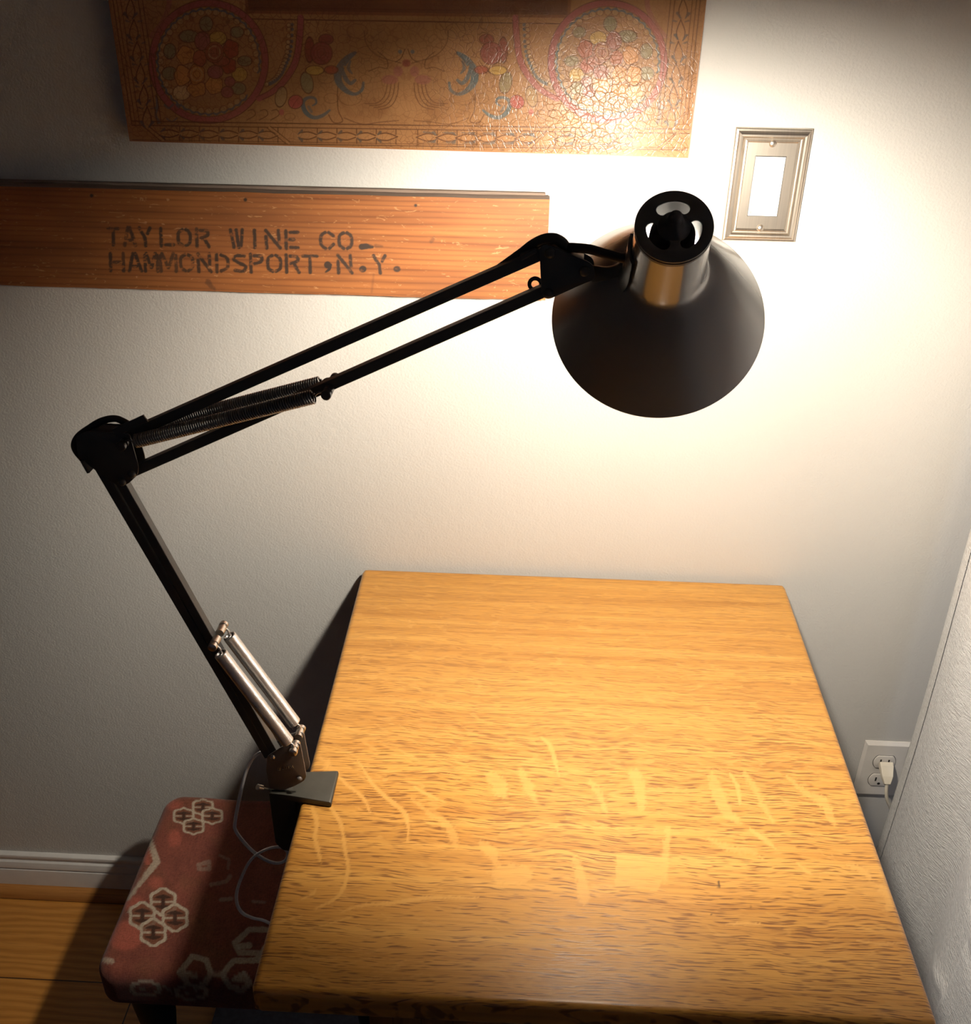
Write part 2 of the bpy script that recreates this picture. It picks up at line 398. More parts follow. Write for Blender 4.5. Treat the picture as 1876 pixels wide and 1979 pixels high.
def m_curtain():
    t = NT('white slub curtain cloth')
    n = t.noise(t.coord((60, 105, 520)), 1, 2, .6, .3); n2 = t.noise(t.coord((600, 600, 900)), 1, 1)
    f = t.math('ADD', t.math('MULTIPLY', n, .8), t.math('MULTIPLY', n2, .25))
    c = t.ramp(f, (.38, (.76, .745, .73)), (.62, (.97, .96, .945)))
    t.set(Base_Color=c, Roughness=.85, Specular_IOR_Level=.2, Sheen_Weight=.1).bump(f, 1.0, .0035)
    tr = t.n.new('ShaderNodeBsdfTranslucent'); tr.inputs[0].default_value = (.8, .8, .85, 1)
    mx = t.n.new('ShaderNodeMixShader'); mx.inputs[0].default_value = .10
    t.L(t.b.outputs[0], mx.inputs[1]); t.L(tr.outputs[0], mx.inputs[2]); t.L(mx.outputs[0], t.out.inputs[0]); return t.m
def m_metal(name, col, rough, aniso=None):
    t = NT(name); n = t.noise(t.coord(aniso or (60, 60, 60)), 1, 3)
    c = t.mix(n, tuple(x*.88 for x in col), tuple(min(1, x*1.08) for x in col))
    t.set(Base_Color=c, Metallic=1.0, Roughness=rough); return t.m

WALL = m_wall(); OAK = m_oak(); FLOOR = m_floor()
OAKSIDE = m_wood('oak frame', (.22, .085, .02), (.33, .14, .035), (.09, .03, .008), 2)
SHOE = m_wood('oak shoe moulding', (.36, .15, .035), (.48, .21, .055), (.2, .075, .015), 0, .35, 90)
WHITE = simple('white gloss paint', (.72, .70, .67), .35)
CEIL = simple('ceiling paint', (.70, .69, .66), .9)
PINE = m_board(); PANEL = m_panel(); KILIM = m_kilim(); CURTAIN = m_curtain()
PANELSIDE = m_wood('panel edge wood', (.28, .11, .035), (.42, .18, .055), (.12, .045, .015), 0, .4, 120)
GREYWOOD = m_wood('grey weathered wood', (.17, .12, .09), (.27, .20, .155), (.08, .06, .045), 0, .8, 120)
BLACK = simple('black enamel', (.070, .069, .068), .40, 0, .5, 80, .15)
SHADE = simple('charcoal gloss enamel', (.20, .20, .195), .20, 0, .75, 6, .12, .35)
INNER = simple('white reflector enamel', (.50, .485, .455), .5)
RUBBER = simple('black cable rubber', (.022, .021, .021), .5)
BRONZE = simple('brown grey enamel', (.19, .165, .15), .42, .3, .5, 60, .15)
CLAMPM = simple('olive grey cast metal', (.050, .046, .036), .5, .2, .5, 90, .2)
STEEL = m_metal('spring steel', (.80, .78, .76), .36)
DSTEEL = m_metal('dark spring steel', (.20, .195, .20), .34)
PINM = m_metal('nickel pin', (.66, .61, .55), .3)
DPIN = simple('dark pin', (.09, .085, .09), .35, .6)
NICKEL = m_metal('brushed nickel', (.78, .70, .60), .34, (500, 30, 12))
IVORY = simple('white plastic', (.78, .74, .69), .35)
ROCK = simple('white rocker plastic', (.92, .91, .88), .3)
CREAMP = simple('cream plug plastic', (.83, .76, .63), .4)
SLOT = simple('dark slot', (.02, .018, .016), .6)
CORDW = simple('white lamp cord', (.78, .78, .80), .45)
DARKLEG = simple('black painted wood', (.012, .012, .012), .55)
RUG = simple('slate flat weave', (.135, .13, .165), .95, 0, .2, 120, .3)

# ------------------------------------------------------------------ the room
WX0, WX1, WYF, CZ = -2.3, .70, -3.4, 2.44
structure(MB().box((WX0, 0, 0), (WX1+.1, .10, CZ)).build('wall_back', WALL))
structure(MB().box((WX0-.1, WYF, 0), (WX0, .1, CZ)).build('wall_left', WALL))
WY0, WY1, WZ0, WZ1 = -1.15, -.16, .30, 2.05
wr = MB().box((WX1, WYF, 0), (WX1+.1, 0, WZ0)).box((WX1, WYF, WZ1), (WX1+.1, 0, CZ)).box((WX1, WY1, WZ0), (WX1+.1, 0, WZ1)).box((WX1, WYF, WZ0), (WX1+.1, WY0, WZ1))
structure(wr.build('wall_right', WALL))
structure(MB().box((WX0-.1, WYF, -.08), (WX1+.1, .1, 0)).build('floor', FLOOR))
structure(MB().box((WX0-.1, WYF, CZ), (WX1+.1, .1, CZ+.08)).build('ceiling', CEIL))
win = bpy.data.objects.new('window_1', None); COL.objects.link(win); win.location = (WX1+.05, (WY0+WY1)/2, WZ0); structure(win)
f = MB()
for a, b in (((WY0, WZ0), (WY0+.05, WZ1)), ((WY1-.05, WZ0), (WY1, WZ1)), ((WY0, WZ0), (WY1, WZ0+.05)), ((WY0, WZ1-.05), (WY1, WZ1)), ((WY0, 1.30), (WY1, 1.35))):
    f.box((WX1+.02, a[0], a[1]), (WX1+.08, b[0], b[1]), .004)
f.build('window_frame', WHITE, win)
gl = NT('window glass'); gl.set(Base_Color=(1, 1, 1), Roughness=.02)
_t = gl.n.new('ShaderNodeBsdfTransparent'); _m = gl.n.new('ShaderNodeMixShader'); _m.inputs[0].default_value = .92
gl.L(gl.b.outputs[0], _m.inputs[1]); gl.L(_t.outputs[0], _m.inputs[2]); gl.L(_m.outputs[0], gl.out.inputs[0])
MB().box((WX1+.047, WY0+.04, WZ0+.04), (WX1+.051, WY1-.04, WZ1-.04)).build('pane', gl.m, win)

# baseboard with moulded top and shoe
def runner(name, prof, mat, x0, x1):
    mb = MB(); n = len(prof)
    mb.add([(x, y, z) for x in (x0, x1) for (y, z) in prof], [(i, (i+1) % n, n+(i+1) % n, n+i) for i in range(n)]+[tuple(range(n)), tuple(range(2*n-1, n-1, -1))])
    return structure(mb.build(name, mat, smooth=35))
runner('baseboard_back', [(0, 0), (0, .0925), (-.005, .0925), (-.0085, .0905), (-.0095, .087), (-.0085, .083), (-.0065, .080), (-.0065, .077), (-.010, .0745), (-.0115, .069), (-.0125, .064),
        (-.0125, .0615), (-.0095, .0605), (-.0095, .059), (-.0125, .057), (-.0132, .054), (-.0132, 0)], WHITE, WX0, WX1)
runner('trim_1', [(-.0132, 0), (-.0132, .019)]+[(-.0132-.017*math.sin(a), .019*math.cos(a)*.98) for a in np.linspace(.1, math.pi/2, 8)], SHOE, WX0, WX1)

# ------------------------------------------------------------------ painted floral panel
PL, PR, PB, PH, PT = -.46927, .17615, 1.33521, .46, .021
panel = thing('painted_panel', 'brown crackled wooden panel painted with roses and pink rings, hung high on the wall', 'wall art', ((PL+PR)/2, -.0015, PB))
ctr = np.array([(PL+PR)/2, 0, PB]); tilt = math.radians(-.40); ct, st = math.cos(tilt), math.sin(tilt)
def pan(x, y, z):                    # panel hangs a touch out of level
    dx, dz = x-ctr[0], z-ctr[2]; return np.stack([ctr[0]+dx*ct-dz*st, np.broadcast_to(y, np.shape(dx)), ctr[2]+dx*st+dz*ct], -1)
PV = .205
gx, gz = np.meshgrid(np.linspace(PL+.0012, PR-.0012, 1060), np.concatenate([np.linspace(PB+.0012, PB+PV, 338), np.linspace(PB+PV+.0017, PB+PH-.0012, 130)]))
G = pan(gx, -PT, gz); U, V = sight(G.reshape(-1, 3))
TAN = (.33, .165, .068); BRN = (.145, .052, .018); PINK = (.30, .088, .076); BLUE = (.075, .105, .105); GRN = (.20, .17, .085)
RED = (.28, .060, .032); ORG = (.50, .215, .065); WINE = (.20, .045, .035); MAUV = (.27, .095, .075); YEL = (.47, .28, .07); CRM = (.52, .32, .15); LIN = (.060, .021, .009)
pt = Paint(U, V, TAN)
pt.C *= (.82+.36*fnoise(U, V, 60, 1))[:, None]
yb = lambda x: 281+.0148*(x-252)
# dark inner field along the top with its border
pt.poly([(420, -560), (1128, -560), (1100, 30), (475, 24)], (.11, .045, .022)); pt.stroke([(423, -555), (478, 23), (1099, 32), (1127, -555), (423, -555)], 6, (.19, .08, .035), smooth=False)
pt.stroke([(440, 36), (1090, 46)], 1.8, LIN, .8, smooth=False); pt.stroke([(485, 15), (1085, 22), (1112, -540)], 1.5, LIN, .6, smooth=False)
def medallion(cx, mir):
    X = lambda x: cx+mir*(x-1174); cy = 119
    for ring_r in ((109, 113),):
        pt.blob(cx, cy, ring_r[0]+6.5, ring_r[1]+6.5, None, edge=LIN, ew=1.3); 
    i = pt.near(cx-125, cx+125, -60, 245); d = np.hypot((U[i]-cx)/109., (V[i]-cy)/113.)*109-109
    pt.lay(i, .5-(np.abs(d)-6.3), PINK, .95); pt.lay(i, .5-(np.abs(d-6.4)-.7), LIN, .7); pt.lay(i, .5-(np.abs(d+6.4)-.7), LIN, .7)
    arc = [(996, 34), (998, 70), (1003, 108), (1013, 134), (1033, 162), (1055, 180), (1076, 190)]
    pt.stroke([(X(a), b) for a, b in arc], 12, PINK, .95); 
    for o in (-6, 6): pt.stroke([(X(a+o), b-o*.4) for a, b in arc], 1.2, LIN, .7)
    pt.stroke([(X(1255), -30), (X(1250), 5), (X(1262), 40), (X(1284), 70)], 10, MAUV, .6)
    for a, b in smooth_loop([(1013, 48), (1014, 80), (1018, 108), (1026, 128), (1034, 145), (1045, 156), (1056, 162)], 3, False):
        pt.blob(X(a), b, 3.6, 3.6, BLUE, .9); pt.blob(X(a+6), b+1, 4.5, 4.5, CRM, .45, edge=LIN, ew=1)
    for k in range(40):                                   # bead chain
        a = 2*math.pi*k/40
        if .25 < (a % (2*math.pi)) < .75 : continue
        bx, by = cx+93*math.cos(a), cy+96*math.sin(a)
        pt.blob(bx, by, 6.3, 6.3, CRM, .35, edge=LIN, ew=1.0, ea=.8)
        pt.stroke([(cx+97*math.cos(a-.09), cy+100*math.sin(a-.09)), (cx+100*math.cos(a), cy+103*math.sin(a)), (cx+97*math.cos(a+.06), cy+100*math.sin(a+.06))], [2, 5, 3], BLUE, .9)
    P = [(1179, 46, 13, 15, GRN), (1212, 70, 19, 12, GRN), (1119, 62, 13, 11, GRN), (1249, 99, 12, 15, GRN), (1249, 142, 15, 13, GRN), (1116, 171, 14, 12, GRN), (1226, 179, 17, 15, CRM), (1104, 118, 14, 10, GRN),
         (1114, 144, 15, 14, YEL), (1218, 107, 17, 18, ORG), (1225, 146, 15, 20, ORG), (1197, 172, 18, 15, ORG), (1163, 165, 17, 17, ORG), (1156, 74, 17, 14, YEL), (1186, 79, 15, 18, MAUV),
         (1131, 95, 15, 18, RED), (1135, 127, 14, 15, RED), (1133, 158, 10, 10, MAUV), (1138, 178, 12, 11, MAUV), (1191, 113, 13, 16, (.33, .10, .05)), (1161, 139, 15, 13, MAUV), (1197, 144, 16, 19, ORG), (1150, 118, 17, 10, (.30, .09, .05)), (1163, 101, 18, 20, (.30, .10, .055))]
    for (a, b, rx, ry, c) in P: pt.blob(X(a), b, rx, ry, c, .85, 3, 0, LIN, 1.1, 5 if c in (ORG, RED) else 0)
    for (a, b) in ((1163, 101), (1197, 144)):
        for q in (.35, .6, .82): pt.blob(X(a), b, 18*q, 20*q, None, edge=CRM if q == .6 else BRN, ew=1.3, ea=.8)
    for (a, b, rx, ry, c) in P[6:21:2]: pt.blob(X(a-4), b+3, rx*.5, ry*.5, tuple(min(1, z*1.25) for z in c), .5, 6)
    # corner sprays outside the ring
    for (a, b, q, w) in ((1251, 206, 8, 6), (1245, 232, 10, 4), (1232, 205, 5, 4)): pt.stroke([(X(a-q), b-4), (X(a), b+3), (X(a+q), b-3)], w*.7, BLUE, .7)
    pt.stroke([(X(1275), 186), (X(1273), 205), (X(1276), 222), (X(1270), 236)], [3, 6, 4, 7], BLUE, .75)
    for q in (1044, 1066, 1090): pt.stroke([(X(q+10), 232), (X(q-6), 222), (X(q-2), 212), (X(q+8), 214)], 1.3, LIN, .7)
medallion(1174, 1); medallion(403, -1)
def half(mir):
    X = lambda x: 785+mir*(x-785); S = lambda pts: [(X(a), b) for a, b in pts]
    pt.stroke(S([(845, 110), (820, 122), (800, 135), (790, 150)]), [10, 14, 10], BRN, .25)
    for o in range(4): pt.stroke(S([(800+o*7, 160), (803+o*8, 185), (815+o*9, 205-o*2), (838+o*9, 212-o*4)]), 1.4, LIN, .65)
    pt.stroke(S([(840, 100), (823, 115), (822, 132), (838, 130), (858, 138)]), 1.6, LIN, .6); pt.stroke(S([(795, 122), (840, 108), (862, 85), (866, 60)]), 1.6, LIN, .5)
    pt.blob(X(849), 206, 26, 16, BRN, .3, 12); pt.stroke(S([(826, 215), (852, 228), (890, 222), (908, 200)]), 12, BRN, .22, 8)
    pt.stroke(S([(917, 160), (918, 190), (916, 215), (908, 234), (925, 237), (935, 222)]), 1.5, LIN, .7); pt.stroke(S([(800, 233), (835, 236), (870, 240), (905, 228)]), 1.5, LIN, .6)
    pt.stroke(S([(884, 102), (901, 115), (915, 136), (916, 157), (903, 174), (885, 182), (871, 174), (868, 160)]), [6, 13, 17, 14, 10, 6, 6, 5], BLUE, .95, 1.5)
    pt.stroke(S([(909, 130), (903, 150), (893, 161), (884, 155)]), [3, 9, 7, 6], BLUE, .9); pt.stroke(S([(893, 118), (897, 132), (890, 142)]), [3, 7, 3], BLUE, .8)
    pt.stroke(S([(905, 128), (896, 148), (888, 152)]), 3, TAN, .9)
    pt.stroke(S([(933, 213), (948, 224), (965, 227), (980, 216), (985, 198), (975, 189), (962, 190), (959, 199), (966, 204)]), [4, 7, 7, 9, 8, 6, 5, 4, 3], BLUE, .95)
    pt.stroke(S([(968, 216), (974, 206)]), 5, BLUE, .6)
    pt.blob(X(999), 197, 14, 13, (.34, .075, .060), .95, 2, .4*mir, LIN); pt.stroke(S([(992, 188), (1000, 198), (1005, 207)]), 1.2, WINE, .8)
    pt.blob(X(1026), 217, 5, 6, (.34, .09, .07), .9, 2); pt.blob(X(977), 160, 12, 21, GRN, .8, 2, .2*mir, LIN); pt.blob(X(1027), 187, 11, 20, (.33, .22, .10), .6, 2, -.2*mir, LIN)
    for (a, b, rx, ry, c) in ((962, 136, 18, 9, YEL), (930, 135, 13, 8, RED), (972, 96, 9, 24, WINE), (940, 76, 14, 10, WINE), (949, 103, 21, 22, WINE)): pt.blob(X(a), b, rx, ry, c, .85, 3, 0, LIN, 1.1)
    for q in (.3, .55, .8): pt.blob(X(949), 103, 21*q, 22*q, None, edge=MAUV, ew=1.6, ea=.7)
    pt.blob(X(817), 154, 16, 9, MAUV, .75, 2); pt.blob(X(801), 138, 9, 10, MAUV, .7, 2); pt.blob(X(787), 122, 6, 7, WINE, .8, 2)
    pt.blob(X(797), 100, 4, 4, BLUE, .8); pt.stroke(S([(788, 95), (795, 112), (806, 120)]), 1.5, LIN, .7)
    for (cx_, cy_, r_) in ((893, 188, 22), (930, 190, 14), (940, 150, 16), (1010, 226, 10), (880, 60, 20), (905, 75, 12)): pt.blob(X(cx_), cy_, r_, r_*.7, None, edge=LIN, ew=1.2, ea=.45)
half(1); half(-1)
# leaf border along the bottom and up both sides
for xx in (0,):
    for (o, w) in ((7, 1.6), (11, 1.0), (39, 1.6), (47, 1.8)): pt.stroke([(255, yb(255)-o), (1331, yb(1331)-o)], w, LIN, .8, smooth=False)
x = 330.0
while x < 1240:
    d = 1 if x < 785 else -1; yc = yb(x)-24
    if abs(x-785) > 22 and abs(x-545) > 14 and abs(x-1040) > 14:
        pt.stroke([(x-d*20, yc), (x-d*8, yc), (x+d*8, yc), (x+d*20, yc)], [5, 13, 12, 1], tuple(z*1.12 for z in TAN), .9)
        for sg in (1, -1):
            pt.stroke([(x-d*18, yc+sg*5), (x, yc+sg*7), (x+d*20, yc)], 1.7, LIN, .9)
            pt.stroke([(x-d*20, yc+sg*3), (x-d*13, yc+sg*9)], [2, 5], (.055, .062, .058), .85, 1.5, wob=1.5)
        for sg in (1, -1): pt.stroke([(x+d*17, yc+sg*5), (x+d*17, yc+sg*14)], 1.6, LIN, .8)
        if d < 0:
            for sg in (1, -1): pt.stroke([(x-d*16, yc+sg*9), (x+d*6, yc+sg*10)], [5, 2], (.07, .085, .082), .75, 1.5, wob=2.0)
    x += 38
for (a, d) in ((540, 1), (1040, -1), (300, 1), (1290, -1)):
    pt.stroke([(a-d*20, yb(a)-40), (a+d*18, yb(a)-8)], [3, 9, 3], tuple(z*1.1 for z in TAN), 1); pt.stroke([(a-d*20-4, yb(a)-38), (a+d*13, yb(a)-7)], 1.3, LIN, .8, smooth=False); pt.stroke([(a-d*17, yb(a)-41), (a+d*20, yb(a)-11)], 1.3, LIN, .8, smooth=False)
for side in (0, 1):
    ex = (lambda y: 1362-.108*y) if side else (lambda y: 209+.153*y); d = -1 if side else 1
    for (o, w) in ((9, 1.5), (16, 1.2), (24, 1.2), (58, 1.5), (66, 1.4)): pt.stroke([(ex(-690)+d*o, -690), (ex(240)+d*o, 240)], w, LIN, .75, smooth=False)
    y = 230.0
    while y > -640:
        xc = ex(y)+d*40
        pt.stroke([(xc, y+16), (xc, y+4), (xc, y-12), (xc, y-24)], [5, 15, 13, 1], tuple(z*1.05 for z in TAN), .8)
        for sg in (1, -1):
            pt.stroke([(xc+sg*6, y+14), (xc+sg*8, y-2), (xc, y-24)], 1.6, LIN, .85); pt.stroke([(xc+sg*4, y+16), (xc+sg*11, y+6)], [2, 6], (.055, .062, .058), .85, 1.5, wob=2)
            pt.stroke([(xc+sg*8, y-20), (xc+sg*15, y-22)], [2, 4], (.06, .07, .065), .7, 1.5, wob=1.5)
        y -= 42
hx = pan(np.array([PL, PR]), 0, np.array([PB, PB]))
me = grid_mesh('painted_face', G-np.array(panel.location))
set_paint(me, pt.C); link('painted_face', me, PANEL, panel)
mb = MB(); R = Matrix.Rotation(-tilt, 4, 'Y')
b8 = [pan(np.array(x), np.array(y), np.array(z)) for x in (PL, PR) for y in (-PT+.0004, -.0015) for z in (PB, PB+PH)]
b8 = [b.reshape(3) for b in b8]
mb.add(b8, BOXF); mb.build('panel_board', PANELSIDE, panel)

# ------------------------------------------------------------------ stencilled crate board
BT, BB, BX, BL, BY = 1.2829, 1.1605, .0204, -1.25, -.0235
board = thing('crate_board', 'long orange pine crate board with black stencilled lettering and a grey weathered top edge', 'crate board', (BL, -.0015, BB))
gx, gz = np.meshgrid(np.linspace(-.66, BX, 900), np.linspace(BB, BT, 170))
edge = (fnoise(gx*1000, gz*0, 35, 4)-.5)*.0022
tz = (gz-BB)/(BT-BB); gz2 = gz+edge*(1-tz)+(fnoise(gx*1000, gz*0+50, 50, 8)-.5)*.0012*tz
G = np.stack([gx, np.full_like(gx, BY), gz2], -1); U, V = sight(G.reshape(-1, 3))
pt = Paint(U, V, (.028, .020, .016))
GL = {  # stencil strokes in a unit box, y down
 'T': [[(0, .07), (1, .07)], [(.5, .07), (.5, 1)]], 'A': [[(.33, 0), (.05, 1)], [(.50, 0), (.95, 1)], [(.3, .72), (.62, .72)]], 'Y': [[(.05, 0), (.5, .55), (.55, 1)], [(.95, 0), (.72, .32)]],
 'L': [[(.1, 0), (.1, 1)], [(.42, .93), (1, .93)]], 'O': [[(.40, .05), (.12, .25), (.12, .75), (.40, .95)], [(.62, .05), (.90, .25), (.90, .75), (.62, .95)]],
 'R': [[(.1, 0), (.1, 1)], [(.35, .08), (.8, .12), (.85, .35), (.4, .5)], [(.6, .5), (.92, 1)]], 'W': [[(.0, 0), (.25, 1)], [(.45, 0), (.62, 1)], [(.92, 0), (.80, .9)]],
 'I': [[(.5, 0), (.5, 1)]], 'N': [[(.05, .35), (.08, 1)], [(.05, 0), (.95, 1)], [(.85, 0), (.88, .6)]], 'E': [[(.12, 0), (.12, 1)], [(.45, .08), (1, .08)], [(.40, .5), (.70, .5)], [(.45, .93), (1, .95)]],
 'C': [[(.38, .05), (.1, .25), (.1, .75), (.40, .96)], [(.62, .05), (.92, .25)], [(.92, .72), (.62, .96)]], 'H': [[(.1, 0), (.1, 1)], [(.9, 0), (.9, 1)], [(.3, .5), (.7, .5)]],
 'M': [[(.02, .1), (.04, 1)], [(.12, 0), (.48, .8)], [(.80, 0), (.52, .75)], [(.95, .1), (.96, 1)]], 'D': [[(.12, 0), (.12, 1)], [(.42, .05), (.88, .25), (.88, .75), (.42, .95)]],
 'S': [[(.85, .1), (.3, .08), (.08, .28), (.5, .5), (.92, .7), (.7, .95), (.15, .9)]], 'P': [[(.12, 0), (.12, 1)], [(.35, .08), (.9, .12), (.9, .4), (.4, .52)]]}
def write(items, ytop, slope, h):
    for ch, x0, x1 in items:
        y0 = ytop+slope*(x0-210)
        for s in GL[ch]:
            pt.stroke([(x0+a*(x1-x0)+b*h*.03, y0+b*h) for a, b in s], 6.6, None, .93, 1.6, ch in 'OCSDPR', .9)
write([('T', 209, 228), ('A', 239, 262), ('Y', 268, 291), ('L', 308, 334), ('O', 341, 369), ('R', 377, 405), ('W', 445, 470), ('I', 485, 498), ('N', 512, 542), ('E', 549, 575), ('C', 617, 646), ('O', 652, 681)], 439.5, .0195, 34)
write([('H', 210, 241), ('A', 248, 274), ('M', 279, 305), ('M', 309, 341), ('O', 346, 374), ('N', 381, 408), ('D', 415, 442), ('S', 449, 476), ('P', 481, 507), ('O', 514, 544), ('R', 550, 579), ('T', 585, 612), ('N', 651, 681), ('Y', 720, 745)], 489.5, .0085, 34)
pt.stroke([(699, 477), (708, 476), (719, 477)], [12, 11, 6], None, .95, 1.5); pt.stroke([(726, 475), (738, 476)], [7, 4], None, .45, 3)
pt.blob(633, 512, 7, 7, None, .95, 1.5); pt.stroke([(638, 512), (636, 520), (629, 526)], [7, 6, 3], None, .95)
pt.blob(701, 520, 7, 6.5, None, .95, 1.5); pt.blob(767, 520, 7, 6, None, .9, 2)
wear = np.clip((fnoise(U, V*2.2, 9, 21)-.40)*7+1.0, .12, 1)*np.clip(.55+.65*fnoise(U, V, 40, 2), 0, 1); pt.A *= np.clip(wear+.10+np.clip((U-380)/500, 0, .45), 0, 1)
for (a, b, r) in ((474, 386, 3.5), (177, 378, 3.5), (803, 397, 3)): pt.blob(a, b, r, r, None, .95, 2)
pt.stroke([(834, 466), (838, 460)], [8, 5], None, .4, 3, wob=2); pt.stroke([(402, 545), (408, 553), (415, 560)], [12, 8, 3], None, .5, 3, wob=2); pt.stroke([(722, 530), (718, 565)], 4, None, .25, 3)
me = grid_mesh('printed_face', G-np.array(board.location)); set_paint(me, pt.C, pt.A); link('printed_face', me, PINE, board)
mb = MB(); nx = 60; xs = np.linspace(BL, BX, nx)
fr = lambda x: (fnoise(np.array([x*1000.]), np.array([50.]), 50, 8)[0]-.5)*.0012; fb = lambda x: (fnoise(np.array([x*1000.]), np.array([0.]), 35, 4)[0]-.5)*.0022
vv = []
for x in xs: vv += [(x, BY+.0002, BB+fb(x)), (x, BY+.0002, BT+fr(x)), (x, -.0075, BT+fr(x)+.0005), (x, -.0075, BB)]
ff, mi = [], []
for i in range(nx-1):
    for k in range(4): ff.append((4*i+k, 4*i+(k+1) % 4, 4*i+4+(k+1) % 4, 4*i+4+k)); mi.append(1 if k == 1 else 0)
ff += [(0, 1, 2, 3), (4*nx-1, 4*nx-2, 4*nx-3, 4*nx-4)]; mi += [0, 0]
mb.v, mb.f, mb.mi = vv, ff, mi
pk = mb.build('plank', [PINE, GREYWOOD], board); set_paint(pk.data, np.zeros((len(pk.data.vertices), 3)), np.zeros(len(pk.data.vertices)))
MB().box((BL, -.0075, BB+.01), (BX-.005, -.0015, BT+.0035), .0008).build('back_batten', GREYWOOD, board)

# ------------------------------------------------------------------ light switch
SX, SZ, SW, SH = .2291, 1.3643, .0870, .1295
sw = thing('light_switch', 'brushed nickel wall plate with a white rocker switch, right of the lamp shade', 'light switch', (SX+SW/2, -.0005, SZ-SH/2))
def ringplate(mb, cx, cz, w, h, prof, hole, mi=0):
    """stepped picture-frame plate. prof: (inset, y) outside to inside; hole: (w, h)"""
    V, F = [], []
    loops = [(w/2-i, h/2-i, y) for i, y in prof]+[(hole[0]/2, hole[1]/2, prof[-1][1]), (hole[0]/2, hole[1]/2, -.001)]
    for a, b, y in loops: V += [(cx-a, y, cz-b), (cx+a, y, cz-b), (cx+a, y, cz+b), (cx-a, y, cz+b)]
    for k in range(len(loops)-1):
        for j in range(4): F.append((4*k+j, 4*k+(j+1) % 4, 4*k+4+(j+1) % 4, 4*k+4+j))
    return mb.add(V, F, mi)
cx, cz = SX+SW/2, SZ-SH/2
ringplate(MB(), cx, cz, SW, SH, [(0, -.0005), (.0002, -.004), (.0012, -.0052), (.0030, -.0055), (.0045, -.0072), (.0065, -.0084), (.0085, -.0082), (.0100, -.0066), (.0108, -.0052), (.0122, -.0050), (.0128, -.0060), (.0140, -.0064), (.0150, -.0056), (.0156, -.0050)], (.0355, .069)).build('wall_plate', NICKEL, sw)
for s in (1, -1): MB().lathe((cx, -.0049, cz+s*.0485), (0, -1, 0), [(0, .0044), (.0009, .0042), (.0019, .0032), (.0024, .0015), (.0025, 1e-5)], 20, ref=(1, 0, 0)).build('screw', NICKEL, sw, smooth=50)
ringplate(MB(), cx, cz, .0345, .068, [(0, -.001), (.0002, -.0060), (.0008, -.0065)], (.0295, .0625)).build('switch_bezel', ROCK, sw)
mb = MB(); a, b = .0143, .0305
V = [(cx+sx*a, y, cz+z) for z, y in ((b, -.0035), (b-.002, -.0042), (0, -.0062), (-b+.003, -.0098), (-b, -.0094), (-b, -.001), (b, -.001)) for sx in (-1, 1)]
n = 7; mb.add(V, [(2*i, 2*i+1, 2*((i+1) % n)+1, 2*((i+1) % n)) for i in range(n)]+[tuple(2*i for i in range(n)), tuple(2*i+1 for i in range(n-1, -1, -1))])
mb.build('rocker', ROCK, sw)

# ------------------------------------------------------------------ outlet and plug
OX, OZ, OW, OH = .5573, .4450, .072, .1175
outl = thing('power_outlet', 'white duplex outlet low on the wall, half hidden by the curtain', 'power outlet', (OX+OW/2, -.0005, OZ-OH/2))
cx, cz = OX+OW/2, OZ-OH/2
V, F = [], []
lp = [(OW/2, OH/2, -.0005), (OW/2, OH/2, -.0022), (OW/2-.004, OH/2-.0055, -.0058), (OW/2-.0045, OH/2-.006, -.0060)]
mb = MB()
for a, b, y in lp: V += [(cx-a, y, cz-b), (cx+a, y, cz-b), (cx+a, y, cz+b), (cx-a, y, cz+b)]
for k in range(3):
    for j in range(4): F.append((4*k+j, 4*k+(j+1) % 4, 4*k+4+(j+1) % 4, 4*k+4+j))
mb.add(V, F+[(12, 13, 14, 15)]); mb.build('cover_plate', IVORY, outl)
def recep(z0):
    o = [(cx+.0172*math.cos(a), z0+np.clip(.0172*math.sin(a), -.0128, .0128)) for a in np.linspace(0, 2*math.pi, 64, endpoint=False)]
    r = plate(MB(), [o], -.0078, .003, .0004).build('receptacle', IVORY, outl, smooth=40)
    o2 = [(cx+(p[0]-cx)*1.05, z0+(p[1]-z0)*1.06) for p in o]
    plate(MB(), [o2], -.0061, .0006, .0001).build('gasket', SLOT, r)
    m = MB()
    for sx in (-.0063, .0063): m.box((cx+sx-.0012, -.0081, z0-.002), (cx+sx+.0012, -.0076, z0+.006))
    m.cyl((cx, -.0081, z0-.0075), (cx, -.0076, z0-.0075), .0024); m.build('slot', SLOT, r)
recep(cz+.0195); recep(cz-.0195)
MB().lathe((cx, -.006, cz), (0, -1, 0), [(0, .003), (.001, .0028), (.0014, 1e-5)], 16).build('screw', IVORY, outl)
plug = thing('power_plug', 'cream plug with its cord in the upper outlet socket beside the curtain', 'plug', (cx+.002, -.0085, cz+.012))
pz = cz+.0195
mb = MB(); V = []
for (y, z, wx, hz) in ((-.0082, pz+.002, .0105, .009), (-.014, pz-.001, .0105, .0095), (-.026, pz-.012, .0085, .0085), (-.033, pz-.021, .0045, .005)):
    V += [(cx+.001-wx, y, z-hz*.6), (cx+.001+wx, y, z-hz*.6), (cx+.001+wx, y-.004, z+hz*.4), (cx+.001-wx, y-.004, z+hz*.4)]
mb.add(V, [(4*k+j, 4*k+(j+1) % 4, 4*k+4+(j+1) % 4, 4*k+4+j) for k in range(3) for j in range(4)]+[(3, 2, 1, 0), (12, 13, 14, 15)])
po = mb.build('plug_body', CREAMP, plug)
bv = po.modifiers.new('bevel', 'BEVEL'); bv.width = .0012; bv.segments = 2
